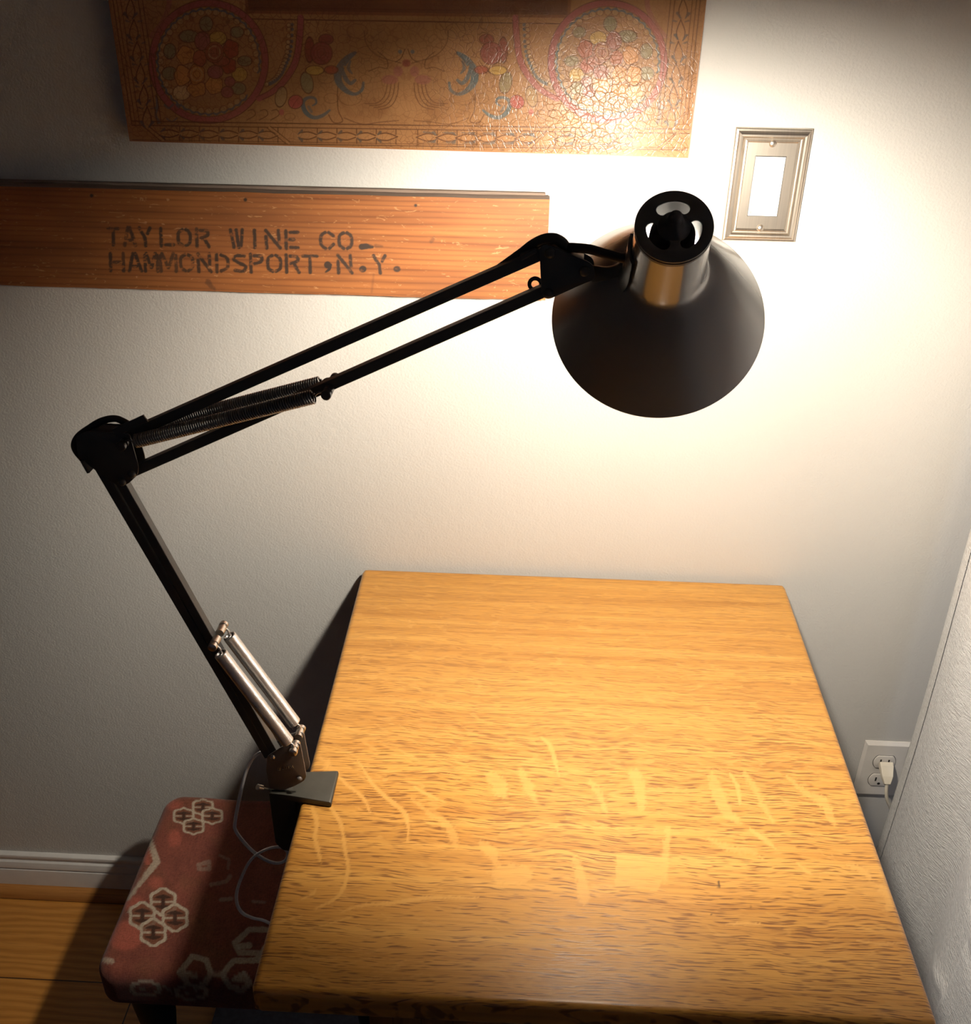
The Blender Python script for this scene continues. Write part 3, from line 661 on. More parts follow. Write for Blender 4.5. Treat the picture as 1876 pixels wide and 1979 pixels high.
MB().tube(smooth_loop([(cx+.001, -.034, pz-.022), (cx+.002, -.036, pz-.034), (cx+.006, -.037, pz-.050), (cx+.016, -.034, pz-.070), (cx+.030, -.028, pz-.10), (cx+.042, -.024, pz-.16), (cx+.045, -.024, .02)], 6, False), .0024, 10, flat=(1.25, .8)).build('plug_cord', CREAMP, plug, smooth=60)

# ------------------------------------------------------------------ oak table
TL, TR, TF, TB, TZ, TT = -.2275, .3815, -.688, -.009, .744, .030
table = thing('oak_table', 'golden quartersawn oak table pushed against the wall, lamp clamped to its left edge', 'table', ((TL+TR)/2, (TF+TB)/2, 0))
V, F = slab(TL, TR, TF, TB, TZ-TT, TZ, .007, 330, 370, 6, 0, .0, .004)
V = np.array(V); U, Vv = sight(V)
pt = Paint(U, Vv, (1, 1, 1)); pt.A[:] = 0
# broad medullary flecks, where the board shows them
FL = [([(604, 1562), (612, 1590), (609, 1620), (616, 1650), (620, 1668)], [8, 9, 8, 8, 3]), ([(640, 1562), (655, 1585), (662, 1610), (666, 1640), (672, 1672), (668, 1705), (650, 1735), (610, 1756)], [7, 8, 7, 8, 8, 8, 7, 3]),
      ([(650, 1497), (672, 1518), (700, 1540), (716, 1572)], [5, 7, 8, 3]), ([(692, 1470), (720, 1515), (745, 1540), (780, 1570), (789, 1600), (787, 1628)], [4, 7, 9, 10, 7, 3]),
      ([(800, 1520), (830, 1538), (860, 1550)], [4, 7, 3]), ([(796, 1542), (825, 1568), (860, 1592), (878, 1620), (882, 1640)], [4, 9, 16, 18, 4]), ([(618, 1465), (632, 1475), (628, 1488)], [8, 12, 5]),
      ([(660, 1762), (700, 1750), (760, 1745), (830, 1735), (925, 1735)], [3, 6, 7, 8, 4]), ([(582, 1738), (605, 1727), (610, 1718)], [3, 5, 2]), ([(535, 1783), (582, 1770)], [4, 3]), ([(620, 1790), (680, 1772)], [3, 4]),
      ([(930, 1630), (952, 1650), (958, 1668)], [14, 22, 10]), ([(968, 1690), (990, 1690), (1015, 1690)], [36, 42, 30]), ([(1045, 1425), (1062, 1440), (1072, 1470), (1080, 1500)], [5, 9, 9, 3]),
      ([(950, 1500), (965, 1520), (975, 1540)], [20, 32, 10]), ([(1005, 1490), (1020, 1520), (1035, 1545)], [10, 22, 8]), ([(1140, 1510), (1160, 1540), (1172, 1570)], [8, 14, 4]),
      ([(1110, 1660), (1122, 1690), (1128, 1735)], [14, 20, 26]), ([(1290, 1600), (1287, 1650), (1284, 1700)], [10, 14, 10]),
      ([(1225, 1495), (1235, 1520), (1240, 1560)], [20, 24, 14]), ([(1375, 1500), (1390, 1540), (1405, 1570), (1430, 1590)], [16, 26, 22, 6]), ([(1410, 1495), (1425, 1520), (1430, 1555)], [5, 9, 4]), ([(1440, 1495), (1462, 1530), (1475, 1560), (1495, 1590)], [8, 14, 11, 3]),
      ([(1520, 1500), (1555, 1530), (1590, 1550), (1605, 1580), (1615, 1598)], [6, 12, 18, 16, 4]), ([(1370, 1622), (1410, 1640), (1450, 1645), (1475, 1660)], [6, 12, 12, 4]), ([(1450, 1603), (1480, 1625), (1500, 1642)], [6, 10, 3]),
      ([(1540, 1668), (1560, 1685), (1568, 1690)], [4, 7, 2]), ([(1640, 1672), (1670, 1685), (1684, 1700)], [8, 14, 4]), ([(1700, 1716), (1720, 1735), (1718, 1755)], [10, 20, 18]), ([(1405, 1786), (1440, 1785), (1470, 1786)], [4, 6, 3]), ([(1655, 1818), (1700, 1824), (1745, 1822)], [3, 5, 3])]
for p, w in FL: pt.stroke(p, w, None, .95 if max(w) < 12 else .75, 2.5 if max(w) < 12 else 5, wob=2.2 if max(w) < 12 else 6)
pt.poly([(1192, 1652), (1282, 1655), (1280, 1700), (1270, 1722), (1188, 1712)], None, .7)
for k in range(150):                                      # scattered slim flecks by the left edge and the middle band
    if k < 70: x, y, l, a = random.uniform(560, 900), random.uniform(1390, 1500), random.uniform(15, 45), random.uniform(.2, .6)
    elif k < 100: x, y, l, a = random.uniform(500, 780), random.uniform(1780, 1900), random.uniform(20, 60), random.uniform(-.3, -.15)
    else: x, y, l, a = random.uniform(1300, 1640), random.uniform(1380, 1500), random.uniform(15, 50), random.uniform(.1, .45)
    pt.stroke([(x, y), (x+l*.5, y+l*.5*a+2), (x+l, y+l*a)], [1, 3.2, 1], None, .55, 2)
mk = Paint(U, Vv, (1, 1, 1)); mk.A[:] = 0
mk.stroke([(1388, 1704), (1389, 1714)], 4.5, None, .95, 2); mk.blob(1450, 1752, 1.5, 1.5, None, .8, 2); mk.stroke([(930, 1718), (1000, 1720), (1022, 1721)], [2, 4, 2], None, .4, 3); mk.blob(1375, 1767, 2, 2, None, .8, 2)
me = bpy.data.meshes.new('tabletop'); me.from_pydata((V-np.array(table.location)).tolist(), [], F)
set_paint(me, pt.C, pt.A); set_paint(me, mk.C, mk.A, 'mark'); link('tabletop', me, OAK, table, smooth=40)
ix0, ix1, iy0, iy1 = TL+.095, TR-.095, TF+.052, TB-.045
for (x, y) in ((ix0, iy0), (ix1-.05, iy0), (ix0, iy1-.05), (ix1-.05, iy1-.05)):
    mb = MB(); c = (x+.025, y+.025)
    mb.add([(c[0]+sx*w, c[1]+sy*w, z) for z, w in ((TZ-TT, .025), (.56, .025), (.02, .017), (.006, .016)) for sx, sy in ((-1, -1), (1, -1), (1, 1), (-1, 1))],
           [(4*k+j, 4*k+(j+1) % 4, 4*k+4+(j+1) % 4, 4*k+4+j) for k in range(3) for j in range(4)]+[(3, 2, 1, 0), (12, 13, 14, 15)])
    mb.build('leg', OAKSIDE, table)
for a, b in (((ix0+.05, iy0+.006, .615), (ix1-.05, iy0+.026, TZ-TT)), ((ix0+.05, iy1-.026, .615), (ix1-.05, iy1-.006, TZ-TT)), ((ix0+.006, iy0+.05, .615), (ix0+.026, iy1-.05, TZ-TT)), ((ix1-.026, iy0+.05, .615), (ix1-.006, iy1-.05, TZ-TT))):
    MB().box(a, b, .001).build('apron', OAKSIDE, table)

# ------------------------------------------------------------------ footstool and rug
stool = thing('footstool', 'low footstool in faded red kilim with cream rosettes, tucked under the table', 'footstool', (-.34, -.243, 0))
V, F = slab(-.558, -.140, -.400, -.068, .268, .332, .018, 300, 240, 7, .006, .012, .008)
V = np.array(V); V[:, 2] += .002*np.sin(V[:, 0]*40)*np.cos(V[:, 1]*33)*(V[:, 2] > .3)
U, Vv = sight(V)
KR = (.185, .055, .036); KC = (.40, .330, .245); KD = (.050, .024, .016); KO = (.36, .095, .060); KB = (.17, .065, .034)
pt = Paint(U, Vv, KR)
n1 = fnoise(U, Vv, 55, 3); n2 = fnoise(U*1.6, Vv, 26, 6)
pt.C = pt.C*(1-np.clip((n1-.5)*3, 0, 1)[:, None])+np.array(KB)*np.clip((n1-.5)*3, 0, 1)[:, None]
pt.C *= (.8+.4*n2)[:, None]
K = lambda u, v: (190+u/4.949, 1540+v/4.949)
for (u, v, rx, ry) in ((710, 75, 18, 9), (730, 395, 12, 16), (550, 820, 14, 12), (330, 1020, 24, 14), (260, 1330, 34, 28), (470, 560, 7, 16)): 
    x, y = K(u, v); pt.blob(x, y, rx, ry, KO, .75, 9)
def petal(x, y, rx, ry):
    pt.blob(x, y, rx, ry, KB, .8, 2, 0, KC, 6.2*ry/25, 6)
    for s in (-1, 1): pt.stroke([(x-rx*.62, y+s*ry*.34), (x, y+s*ry*.40), (x+rx*.62, y+s*ry*.34)], [2, ry*.36, 2], KD, .95, 1.6)
    pt.stroke([(x, y-ry*.4), (x, y+ry*.4)], rx*.3, KD, .95, smooth=False)
    for s in (-1, 1): pt.stroke([(x+s*rx*.25, y), (x+s*rx*.85, y)], ry*.16, KC, .9, smooth=False)
for (x, y) in ((315, 1743), (275, 1770), (338, 1774), (296, 1802)): petal(x, y, 24, 25)
for (x, y) in ((392, 1560), (355, 1577), (410, 1577), (374, 1597)): petal(x, y, 20, 14.5)
S = lambda l: [K(*p) for p in l]
pt.stroke(S([(480, 370), (560, 620), (420, 800), (280, 980)]), [8, 14, 9, 6], KC, .85, 2, False, 1.5); pt.stroke(S([(425, 500), (470, 630)]), 9, KO, .9, smooth=False); pt.stroke(S([(410, 540), (360, 650), (290, 760)]), [9, 7, 4], KC, .85, 2, False, 1.5)
for l, w, a in (([(850, 1775), (775, 1680), (850, 1590), (900, 1525), (1030, 1560), (1075, 1690), (1020, 1790), (930, 1830)], 11, .95), ([(800, 1690), (930, 1712)], 8, .95), ([(1590, 1560), (1290, 1568), (1185, 1700), (1260, 1815), (1370, 1850), (1450, 1790), (1395, 1690), (1300, 1750)], 11, .95), ([(1350, 1745), (1440, 1780)], 11, .9),
        ([(1600, 1500), (1350, 1490), (1305, 1400), (1440, 1270), (1600, 1270)], 11, .8), ([(1345, 1430), (1440, 1420)], 12, .8), ([(1600, 1440), (1540, 1530), (1480, 1570)], 11, .8), ([(1080, 1700), (1180, 1700)], 9, .9),
        ([(960, 650), (1060, 620), (1060, 690), (960, 690)], 8, .35), ([(1080, 840), (1220, 810), (1260, 760)], 8, .35), ([(1170, 985), (1270, 975)], 8, .4), ([(1160, 560), (1250, 600), (1240, 680)], 6, .25), ([(1480, 1000), (1590, 1010)], 6, .3), ([(60, 1560), (130, 1570)], 10, .7)):
    pt.stroke(S(l), w, KC, a, 2, False, 1.5)
for (u, v, rx, ry) in ((450, 1835, 28, 13), (890, 1868, 30, 13)):
    x, y = K(u, v); pt.blob(x, y, rx, ry, None, .9, 2, 0, KC, 5, 0); pt.stroke([(x-11, y+2), (x+9, y-2)], [3, 6, 2], KC, .7)
x, y = K(660, 1840); pt.stroke([(x-8, y-6), (x+8, y+4)], 5, KC, .8, smooth=False)
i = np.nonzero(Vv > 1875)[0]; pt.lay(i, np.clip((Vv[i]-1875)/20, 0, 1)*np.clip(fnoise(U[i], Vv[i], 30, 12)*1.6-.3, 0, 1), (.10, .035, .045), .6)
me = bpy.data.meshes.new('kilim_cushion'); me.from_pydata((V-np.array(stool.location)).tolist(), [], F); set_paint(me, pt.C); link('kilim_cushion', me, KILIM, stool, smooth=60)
MB().box((-.535, -.372, .250), (-.160, -.092, .270), .002).build('stool_frame', DARKLEG, stool)
for (x, y) in ((-.505, -.352), (-.18, -.352), (-.505, -.115), (-.18, -.115)):
    mb = MB(); n = 14
    mb.lathe((x, y, .006), (0, 0, 1), [(0, 1e-5), (0, .015), (.03, .014), (.10, .018), (.17, .026), (.215, .030), (.246, .031), (.246, 1e-5)], 20); mb.build('leg', DARKLEG, stool, smooth=50)
rug = MB()
V, F = slab(-.475, .75-.06, -1.30, -.08, 0.0, .006, .003, 40, 30, 3); rug.add(V, F); ro = rug.build('rug', RUG, smooth=60, loc=(.1, -.69, 0), merge=False)
ro['label'] = 'slate grey flat rug under the footstool and table'; ro['category'] = 'rug'

# ------------------------------------------------------------------ curtain
cur = thing('curtain', 'white woven curtain hanging beside the right edge of the table', 'curtain', (.6, -.5, .03))
def curx(y, z):
    s = -.046-y                                            # distance from the edge by the wall
    base = .597+.004*np.exp(-(s/.010)**2)                  # edge rolls back
    f = -.010*np.exp(-((s-.10)/.055)**2)+.020*np.exp(-((s-.20)/.05)**2)-.006*np.sin((s-.2)*14)*np.clip((s-.2)*8, 0, 1)
    step = -.016/(1+np.exp(-(s-.325-.03*(z-.4))/.004))
    hemline = -.0012/(1+np.exp(-(s-.030)/.0012))
    sag = .006*np.sin(z*3.1+s*5)+.0035*np.sin(z*17+s*22)*np.clip((.62-z)*3, 0, 1)*np.clip((s-.12)*6, 0, 1)
    wr = -.004*np.exp(-((z-.30-.4*(s-.25))/.014)**2)*np.clip((s-.2)*12, 0, 1)*np.clip((.34-s)*30, 0, 1)+.003*np.exp(-((z-.50+.3*(s-.22))/.012)**2)*np.clip((s-.14)*9, 0, 1)
    return base+f+step+hemline+sag+wr
ys = np.concatenate([-.046-np.linspace(0, .06, 50), -.046-np.linspace(.0615, .5, 190), -.046-np.linspace(.51, 1.25, 60)])
yy, zz = np.meshgrid(ys, np.concatenate([np.linspace(.03, .9, 180), np.linspace(.91, 2.25, 60)]))
P = np.stack([curx(yy, zz), yy+.002*np.sin(zz*9), zz], -1)
me = grid_mesh('fabric_panel', P-np.array(cur.location)); o = link('fabric_panel', me, CURTAIN, cur, smooth=180)
k = (ys > -.0775)
P2 = P[:, k].copy(); P2[:, :, 0] -= .0011
me = grid_mesh('side_hem', P2-np.array(cur.location)); o = link('side_hem', me, CURTAIN, cur, smooth=180)
sm = o.modifiers.new('thick', 'SOLIDIFY'); sm.thickness = .001; sm.offset = 1

# ------------------------------------------------------------------ desk lamp
TURN = -.04
def A(x, y, dy=0.0):                                       # point in the arm's own upright plane (before the turn about the post)
    u_, n_ = np.array((math.cos(TURN), math.sin(TURN), 0)), np.array((-math.sin(TURN), math.cos(TURN), 0)); o = np.array((POSTX, LY, 0))
    d = ray(x, y); P = CAM+d*(((o+n_*dy-CAM)@n_)/(d@n_)); return np.array((POSTX+(P-o)@u_, LY+dy, P[2]))
lamp = thing('desk_lamp', 'black swing-arm lamp with springs and round shade, clamped to the oak table', 'lamp', (-.243, LY, TZ))
HW = .0088                                                 # half width of the brackets
def pl(pts, dy, r=.002): return round_loop([(lambda q: (q[0], q[2]))(A(x, y, dy)) for x, y in pts], r)
# clamp
XB = -.262
prof = [(XB, TZ+.008), (-.236, TZ+.009), (-.1925, TZ+.008), (-.1925, TZ+.0002), (-.2330, TZ+.0002), (-.2330, TZ-.072), (-.196, TZ-.072), (-.196, TZ-.080), (XB+.008, TZ-.080), (XB, TZ-.07)]
def taper(p):
    x, y, z = p; t = np.clip((x-XB)/(-.1925-XB), 0, 1); w = .62+.42*t; return (x, LY+.002+(y-LY-.002)*w, z)
clampb = plate(MB(), [round_loop(prof, .0025)], LY+.002-.0225, .045, .0008, 0, taper).build('clamp', CLAMPM, lamp, smooth=35)
MB().cyl((-.212, LY, TZ-.11), (-.212, LY, TZ-TT-.004), .004).cyl((-.212, LY, TZ-TT-.004), (-.212, LY, TZ-TT-.0003), .009).box((-.226, LY-.003, TZ-.122), (-.198, LY+.003, TZ-.108), .002).build('clamp_screw', STEEL, clampb)
SWIVEL = TURN
# swivel post under the bracket and its set screw
q = A(553, 1526)
MB().cyl((q[0], LY, TZ+.004), (q[0], LY, TZ+.022), .0075, 24, .001).build('swivel_post', BRONZE, lamp, smooth=40)
p0, p1 = A(497, 1521, -.012), A(521, 1527, -.004)
MB().cyl(p1, p0+(p1-p0)*.35, .0016).cyl(p0+(p1-p0)*.42, p0, .0034, 14, .0006).build('set_screw', PINM, lamp, smooth=40)
# lower bracket: two side plates joined by a back web
lowb = [(516, 1462), (545, 1443), (566, 1436), (580, 1437), (592, 1500), (588, 1509), (568, 1520), (545, 1528), (521, 1525), (514, 1490)]
br = MB(); plate(br, [pl(lowb, -HW, .003)], LY-HW, .0014); lb2 = plate(br, [[(x, z) for x, z in pl(lowb, -HW, .003)]], LY+HW-.0014, .0014)
a, b = A(517, 1466, -HW), A(521, 1524, -HW); br.bar((a[0]+.0007, LY, a[2]), (b[0]+.0007, LY, b[2]), 2*HW, .0014)
lower = br.build('lower_bracket', BRONZE, lamp, smooth=30)
# worn letters stamped on the plate
mb = MB(); LET = {'U': [[(0, 0), (0, 1), (.8, 1), (.8, 0)]], 'L': [[(0, 0), (0, 1), (.7, 1)]], 'T': [[(0, 0), (.9, 0)], [(.45, 0), (.45, 1)]], 'R': [[(0, 1), (0, 0), (.7, .1), (.7, .5), (0, .55), (.75, 1)]], 'A': [[(0, 1), (.4, 0), (.8, 1)], [(.2, .6), (.6, .6)]]}
for ch, x0 in zip('ULTRA', (537.0, 545.0, 551.0, 557.5, 563.0)):
    y0 = 1484-(x0-537)*.19
    for s in LET[ch]:
        for (u0, v0), (u1, v1) in zip(s[:-1], s[1:]):
            mb.tube([A(x0+u0*5, y0+v0*5, -HW-.0002), A(x0+u1*5, y0+v1*5, -HW-.0002)], .00022, 5)
mb.build('stamped_letters', PINM, lower)
def knob(mb, c, r, l, n=18): return mb.lathe(c, (0, -1, 0), [(0, r), (l*.45, r*.98), (l*.8, r*.75), (l, r*.3), (l, 1e-5)], n, ref=(1, 0, 0))
for (x, y) in ((527, 1462), (579, 1504)): knob(MB(), A(x, y, -HW), .0030, .0030).build('rivet', PINM if x < 550 else BRONZE, lower, smooth=50)
# arms
BARW = .0092
def bar(name, p, q, mat=BLACK): return MB().bar(A(*p), A(*q), BARW, BARW).build(name, mat, lamp)
for p, q in (((196, 902), (521, 1459)), ((228, 916), (551, 1484))): bar('lower_arm', p, q)
for p, q in (((232, 847), (1066, 480)), ((250, 913), (1062, 556))): bar('upper_arm', p, q)
# elbow bracket
elb = [(146, 845), (168, 833), (216, 836), (250, 838), (258, 868), (268, 903), (266, 918), (247, 936), (228, 940), (196, 918), (176, 903), (150, 882)]
br = MB()
for dy in (-HW, HW-.0014): plate(br, [pl(elb, -HW, .0035)], LY+dy, .0014)
a, b = A(152, 858, -HW), A(180, 902, -HW); br.bar((a[0], LY, a[2]), (b[0], LY, b[2]), 2*HW, .0014)
a, b = A(172, 836, -HW), A(246, 840, -HW); br.bar((a[0], LY, a[2]), (b[0], LY, b[2]), 2*HW, .0014)
elbow = br.build('elbow_bracket', BLACK, lamp, smooth=30)
for (x, y) in ((255, 916), (236, 931)): knob(MB(), A(x, y, -HW), .0038, .0034).build('rivet', BLACK, elbow, smooth=50)
# head bracket
hd = [(1042, 482), (1050, 472), (1066, 476), (1100, 492), (1131, 503), (1146, 512), (1150, 530), (1147, 541), (1120, 552), (1072, 574), (1060, 579), (1046, 570)]
br = MB()
for dy in (-HW, HW-.0014): plate(br, [pl(hd, -HW, .0035)], LY+dy, .0014)
a, b = A(1064, 477, -HW), A(1128, 504, -HW); br.bar((a[0], LY, a[2]), (b[0], LY, b[2]), 2*HW, .0014)
head = br.build('head_bracket', BLACK, lamp, smooth=30)
for (x, y, r) in ((1062, 489, .0042), (1129, 524, .0042), (1059, 567, .0042)): knob(MB(), A(x, y, -HW), r, .0030).build('rivet', BLACK, head, smooth=50)
c = A(1034, 549, .008); u = [(c[0]+.0062*math.cos(t), c[2]+.0062*math.sin(t)) for t in np.linspace(0, 2*math.pi, 28, endpoint=False)]
plate(MB(), [u, [(c[0]+(x-c[0])*.5, c[2]+(z-c[2])*.5) for x, z in u]], LY+.007, .002).build('stop_lug', BLACK, head, smooth=40)
# springs
def spring(p, q, R, turns, wire, mat, name='spring'):
    p, q = np.array(p), np.array(q); L = np.linalg.norm(q-p); ax = (q-p)/L
    u = np.cross(ax, (0, 1, 0)); u /= np.linalg.norm(u); w = np.cross(ax, u)
    hook = .012; n = int(turns*14); pts = []
    t0 = np.linspace(0, 1, 14)
    for t in t0[:-1]: pts.append(p+ax*(hook*t)+R*.75*math.sin(t*math.pi)*u*.6+w*R*.0)      # hook eye
    s = np.linspace(0, 1, n)
    for k, t in enumerate(s):
        a = 2*math.pi*turns*t; rr = R*min(1, .35+k/10, .35+(n-1-k)/10)
        pts.append(p+ax*(hook+(L-2*hook)*t)+rr*(math.cos(a)*u+math.sin(a)*w))
    for t in t0[1:]: pts.append(q-ax*(hook*(1-t))+R*.75*math.sin((1-t)*math.pi)*u*.6)
    return MB().tube(pts, wire, 6).build(name, mat, lamp, smooth=180, merge=False)
def pin(x, y, front, r, mat, l=.014):
    c = A(x, y, -HW); y0 = LY-.005 if front else LY+.005; y1 = LY-HW-l*.72 if front else LY+HW+l*.72; s = -1 if front else 1
    p = np.array([c[0], y0, c[2]]); 
    return MB().lathe(p, (0, s, 0), [(0, 1e-5), (0, r), (abs(y1-y0)-.0085, r), (abs(y1-y0)-.008, r*.8), (abs(y1-y0)-.006, r*.8), (abs(y1-y0)-.0055, r*1.08), (abs(y1-y0)-.0006, r*1.05), (abs(y1-y0), r*.85), (abs(y1-y0), 1e-5)], 20, ref=(1, 0, 0)).build('spring_pin', mat, lamp, smooth=40)
SF, SB = -HW-.0055, HW+.0055
def Aw(x, y, ydst):                                        # the same (x, z) as seen at the front spring plane, carried to another depth
    a = A(x, y, SF); return np.array([a[0], LY+ydst, a[2]])
for (x, y, m) in ((237, 859, DPIN), (632, 760, DPIN), (413, 1246, PINM), (568, 1449, PINM)):
    c = A(x, y, SF)
    for fr in (True, False):
        s = -1 if fr else 1; p = np.array([c[0], LY+s*.004, c[2]]); l = HW+.0072; r = .0042 if m is DPIN else .0044
        MB().lathe(p, (0, s, 0), [(0, 1e-5), (0, r), (l-.007, r), (l-.0065, r*.78), (l-.0045, r*.78), (l-.004, r*1.05), (l-.0006, r*1.02), (l, r*.85), (l, 1e-5)], 20, ref=(1, 0, 0)).build('spring_pin', m, lamp, smooth=40)
for dy in (SF, SB):
    spring(Aw(237, 859, dy), Aw(632, 760, dy),   .0056, 78, .00088, DSTEEL)
    spring(Aw(413, 1246, dy), Aw(568, 1449, dy), .0058, 118, .00125, STEEL)
# cords on the lamp
T2 = lambda pts, r, name, mat, flat=None: MB().tube(smooth_loop([A(*p) for p in pts], 7, False), r, 10, flat=flat).build(name, mat, lamp, smooth=70)
T2([(176, 905, .004), (161, 888, 0), (148, 872, -.003), (144, 858, -.004), (152, 843, -.003), (172, 828, 0), (196, 814, .002), (222, 809, .002), (243, 817, .002), (262, 827, .003), (300, 816, .006)], .0032, 'arm_cord', RUBBER)
T2([(960, 524, .006), (1006, 491, .004), (1028, 474, 0), (1050, 463, -.002), (1070, 461, -.002), (1085, 468, -.002), (1094, 479, 0), (1098, 484, .002)], .0042, 'arm_cord', RUBBER)
T2([(1090, 478, 0), (1112, 479, -.006), (1140, 482, -.012), (1168, 490, -.02), (1195, 497, -.026), (1212, 500, -.03)], .0032, 'arm_cord', RUBBER, (.7, 1.2))
# cord clips
MB().bar(A(221, 836, -.012), A(282, 808, -.012), .0026, .0072, side=(0, 1, 0)).build('cord_clip', BLACK, lamp)
a = A(163, 886, -.006); b = A(176, 909, -.006); MB().bar(a, b, .012, .003).build('cord_clip', BLACK, lamp)
MB().bar(A(1006, 497, -.004), A(1036, 481, -.004), .010, .0035).build('cord_clip', BLACK, lamp)
wc = [(515, 1452, .006), (500, 1456, .004), (485, 1470, -.002), (472, 1502, -.006), (462, 1545, -.006), (454, 1590, -.006), (456, 1606, -.006), (470, 1626, -.006), (492, 1648, -.004), (518, 1664, 0), (538, 1668, .006), (552, 1662, .010), (556, 1648, .012), (546, 1638, .010), (526, 1638, .004),
      (503, 1647, -.012), (484, 1663, -.014), (469, 1690, -.014), (458, 1722, -.014), (458, 1746, -.012), (468, 1764, -.008), (488, 1774, 0), (506, 1778, .008), (520, 1784, .02), (545, 1800, .04)]
MB().tube(smooth_loop([A(*p) for p in wc], 7, False), .0014, 10, flat=(1.0, 1.45)).build('power_cord', CORDW, lamp, smooth=70)

# shade
SWIVEL = 0.0
_u = lambda x, y: ray(x, y)/np.linalg.norm(ray(x, y))
RIM = CAM+.895*_u(1270, 613); CAP = CAM+.7566*_u(1302, 440); FS = .9676
sf = lambda pr: [(a*FS, b*FS if b > 1e-4 else b) for a, b in pr]
AX = (RIM-CAP)/np.linalg.norm(RIM-CAP); SLN = np.linalg.norm(RIM-CAP)
D = lambda s: CAP+AX*s
out = [(.000, .0272), (.004, .0275), (.040, .0290), (.062, .0304), (.070, .0316), (.0760, .0338), (.0815, .0375), (.0880, .0430), (.098, .0505), (.110, .0580), (.124, .0660), (.140, .0745), (.156, .0828), (.1713, .0905), (.1723, .0911)]
out = [(a*SLN/.1723, b*FS) for a, b in out]
out = [(a, b) for a, b in smooth_loop(out, 4, False)]
shade = MB().lathe(CAP, AX, out+[(SLN+.0006, .0907*FS), (SLN, .0899*FS)]+[(a, b-.0011) for a, b in out[::-1]], 128, close=True).build('lamp_shade', SHADE, lamp, smooth=60)
inn = [(a, b-.00125) for a, b in out if a > .001]
MB().lathe(CAP, AX, inn, 128).build('reflector_lining', INNER, shade, smooth=180)
# vent cap with three kidney slots
e2 = U2-AX*(U2@AX); e2 /= np.linalg.norm(e2); e1 = np.cross(e2, AX); e1 *= np.sign(e1@R2)
RC = .0282*FS
circ = lambda r, n: [(r*math.cos(t), r*math.sin(t)) for t in np.linspace(0, 2*math.pi, n, endpoint=False)]
loops = [circ(RC, 96)]
for c0 in (92, -28, 212):
    ri, ro_, hw = .39*RC, .71*RC, 29; rm, rr = (ri+ro_)/2, (ro_-ri)/2
    a0, a1 = math.radians(c0-hw), math.radians(c0+hw)
    lp = [(ro_*math.cos(t), ro_*math.sin(t)) for t in np.linspace(a0, a1, 18)]
    lp += [(rm*math.cos(a1)+rr*math.cos(a1+t), rm*math.sin(a1)+rr*math.sin(a1+t)) for t in np.linspace(.2, math.pi-.2, 9)]
    lp += [(ri*math.cos(t), ri*math.sin(t)) for t in np.linspace(a1, a0, 18)]
    lp += [(rm*math.cos(a0)-rr*math.cos(a0-t)*-1, rm*math.sin(a0)+rr*math.sin(a0-t)) for t in np.linspace(math.pi-.2, .2, 9)][::1] and [(rm*math.cos(a0)+rr*math.cos(a0+math.pi+t), rm*math.sin(a0)+rr*math.sin(a0+math.pi+t)) for t in np.linspace(.2, math.pi-.2, 9)]
    loops.append(lp)
capm = plate(MB(), loops, 0, .0022, .0005, 0, lambda p: tuple(CAP-AX*.0012+e1*p[0]+e2*p[2]+AX*(p[1]-.001)))
capo = capm.build('vent_cap', BLACK, shade, smooth=35)
MB().lathe(CAP+AX*.0015, AX, [(0, RC), (.0035, RC-.0002), (.0035, RC-.0016)], 96).build('cap_skirt', BLACK, capo, smooth=50)
MB().lathe(CAP-AX*.0008, -AX, sf([(0, .0120), (.002, .0112), (.005, .0078), (.009, .0062), (.0125, .0054), (.0160, .0046), (.0182, .0030), (.0188, 1e-5)]), 36).build('finial', BLACK, capo, smooth=60)
MB().lathe(CAP, AX, sf([(.006, .0125), (.010, .0165), (.020, .0172), (.058, .0175), (.0648, .0165), (.0655, .0287), (.0675, .0287), (.0675, 1e-5)]), 36).lathe(CAP, AX, sf([(.0005, .006), (.008, .0125)]), 24).build('bulb_socket', simple('brown bakelite', (.035, .020, .016), .5), shade, smooth=50)
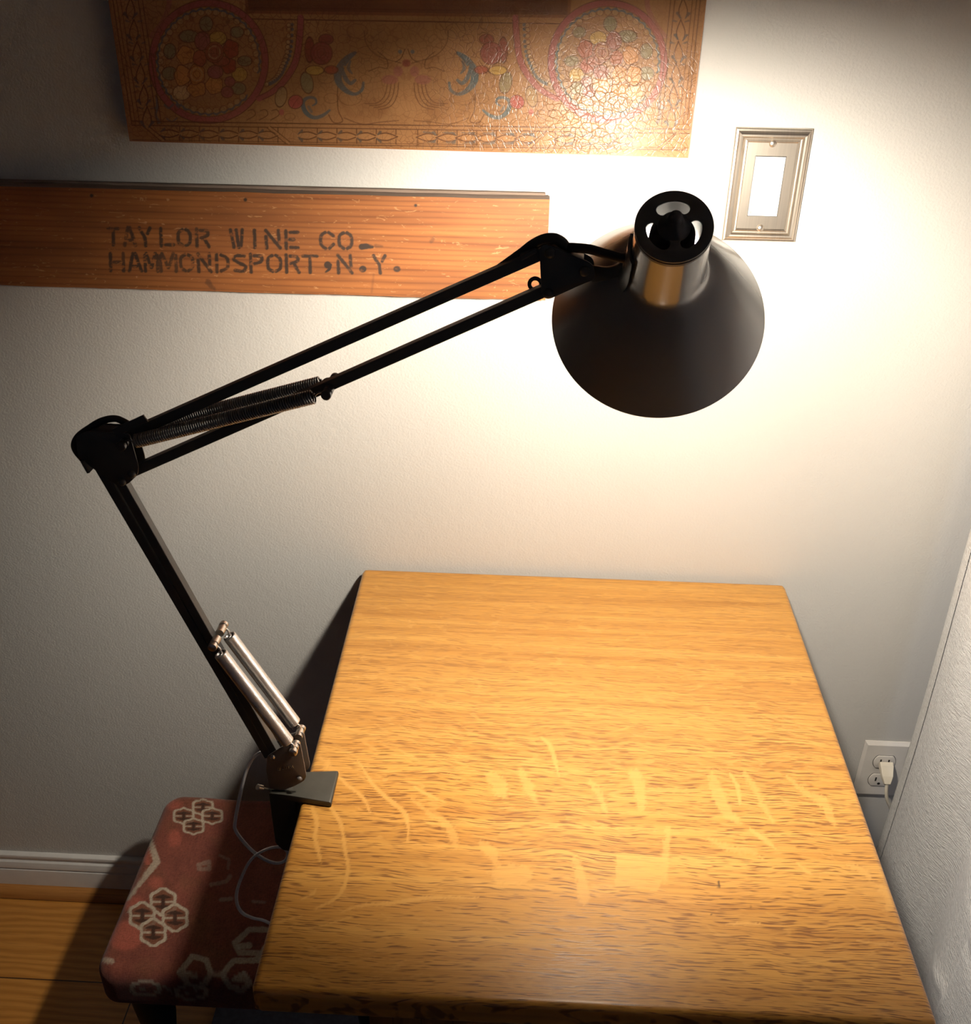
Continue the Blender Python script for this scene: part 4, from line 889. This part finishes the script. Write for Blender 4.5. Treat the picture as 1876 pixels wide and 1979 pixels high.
# saddle on the neck and the forked neck arm
ang = lambda v: v/np.linalg.norm(v)
left = ang(-R2*.97-e2*.0-AX*((-R2)@AX)); 
MB().lathe(CAP, AX, sf([(.030, .0290), (.030, .0315), (.060, .0330), (.068, .0345), (.073, .0372), (.072, .0345), (.066, .0315), (.050, .0298)]), 14, arc=(-.42, .42), ref=left, close=True).build('neck_saddle', BLACK, shade, smooth=60)
fork = [(1140, 512), (1170, 517), (1186, 514), (1204, 503), (1218, 486), (1231, 486), (1226, 520), (1222, 552), (1217, 560), (1205, 551), (1188, 542), (1165, 541), (1140, 545)]
yn = -.484
yf = lambda x: LY-.006+(yn-LY+.006)*np.clip((x-1140)/80., 0, 1)
fx0, fx1 = aty(1140, 528, yf(1140))[0], aty(1220, 528, yn)[0]
mb = plate(MB(), [round_loop([(lambda q: (q[0], q[2]))(aty(x, y, yf(x))) for x, y in fork], .003)], -.003, .006, .0012, 0, lambda p: (p[0], p[1]+LY-.006+(yn-LY+.006)*min(1, max(0, (p[0]-fx0)/(fx1-fx0))), p[2]))
mb.cyl(aty(1132, 528, LY-.007), aty(1132, 528, LY+.007), .0058, 18).build('swivel_arm', BLACK, shade, smooth=40)
q = aty(1211, 502, yn-.004); MB().tube([q+np.array((0, 0, .008)), q-np.array((0, 0, .006))], .0022, 10).build('cable_tie', RUBBER, shade, smooth=40)

# bulb
BS = SLN-.053
em = NT('lit bulb'); em.n.remove(em.b); e = em.n.new('ShaderNodeEmission'); e.inputs[0].default_value = (1.0, .905, .765, 1); e.inputs[1].default_value = 1480.0; em.L(e.outputs[0], em.out.inputs[0])
MB().lathe(D(BS)+e2*.012, AX, sf([(-.034, .0110), (-.028, .0120), (-.021, .0155), (-.012, .0200), (-.003, .0226), (.005, .0224), (.013, .0192), (.019, .0125), (.022, .006), (.0228, 1e-5)]), 32).build('light_bulb', em.m, shade, smooth=180)

# ------------------------------------------------------------------ daylight: dusk through the window and the open side of the room
w = bpy.data.worlds.new('dusk'); SC.world = w; w.use_nodes = True
bg = w.node_tree.nodes['Background']; bg.inputs[0].default_value = (.62, .72, 1.0, 1); bg.inputs[1].default_value = .037
ld = bpy.data.lights.new('window_daylight', 'AREA'); ld.shape = 'RECTANGLE'; ld.size = WY1-WY0; ld.size_y = WZ1-WZ0; ld.energy = 10.0; ld.color = (.86, .89, 1.0)
lo = bpy.data.objects.new('window_daylight', ld); COL.objects.link(lo); lo.location = (WX1+.35, (WY0+WY1)/2, (WZ0+WZ1)/2); lo.rotation_euler = (0, math.radians(90), 0)
SC.cycles.max_bounces = 5; SC.cycles.diffuse_bounces = 3; SC.cycles.glossy_bounces = 2; SC.cycles.transmission_bounces = 3
SC.cycles.caustics_reflective = False; SC.cycles.caustics_refractive = False; SC.cycles.sample_clamp_indirect = 5.0
SC.cycles.use_denoising = True
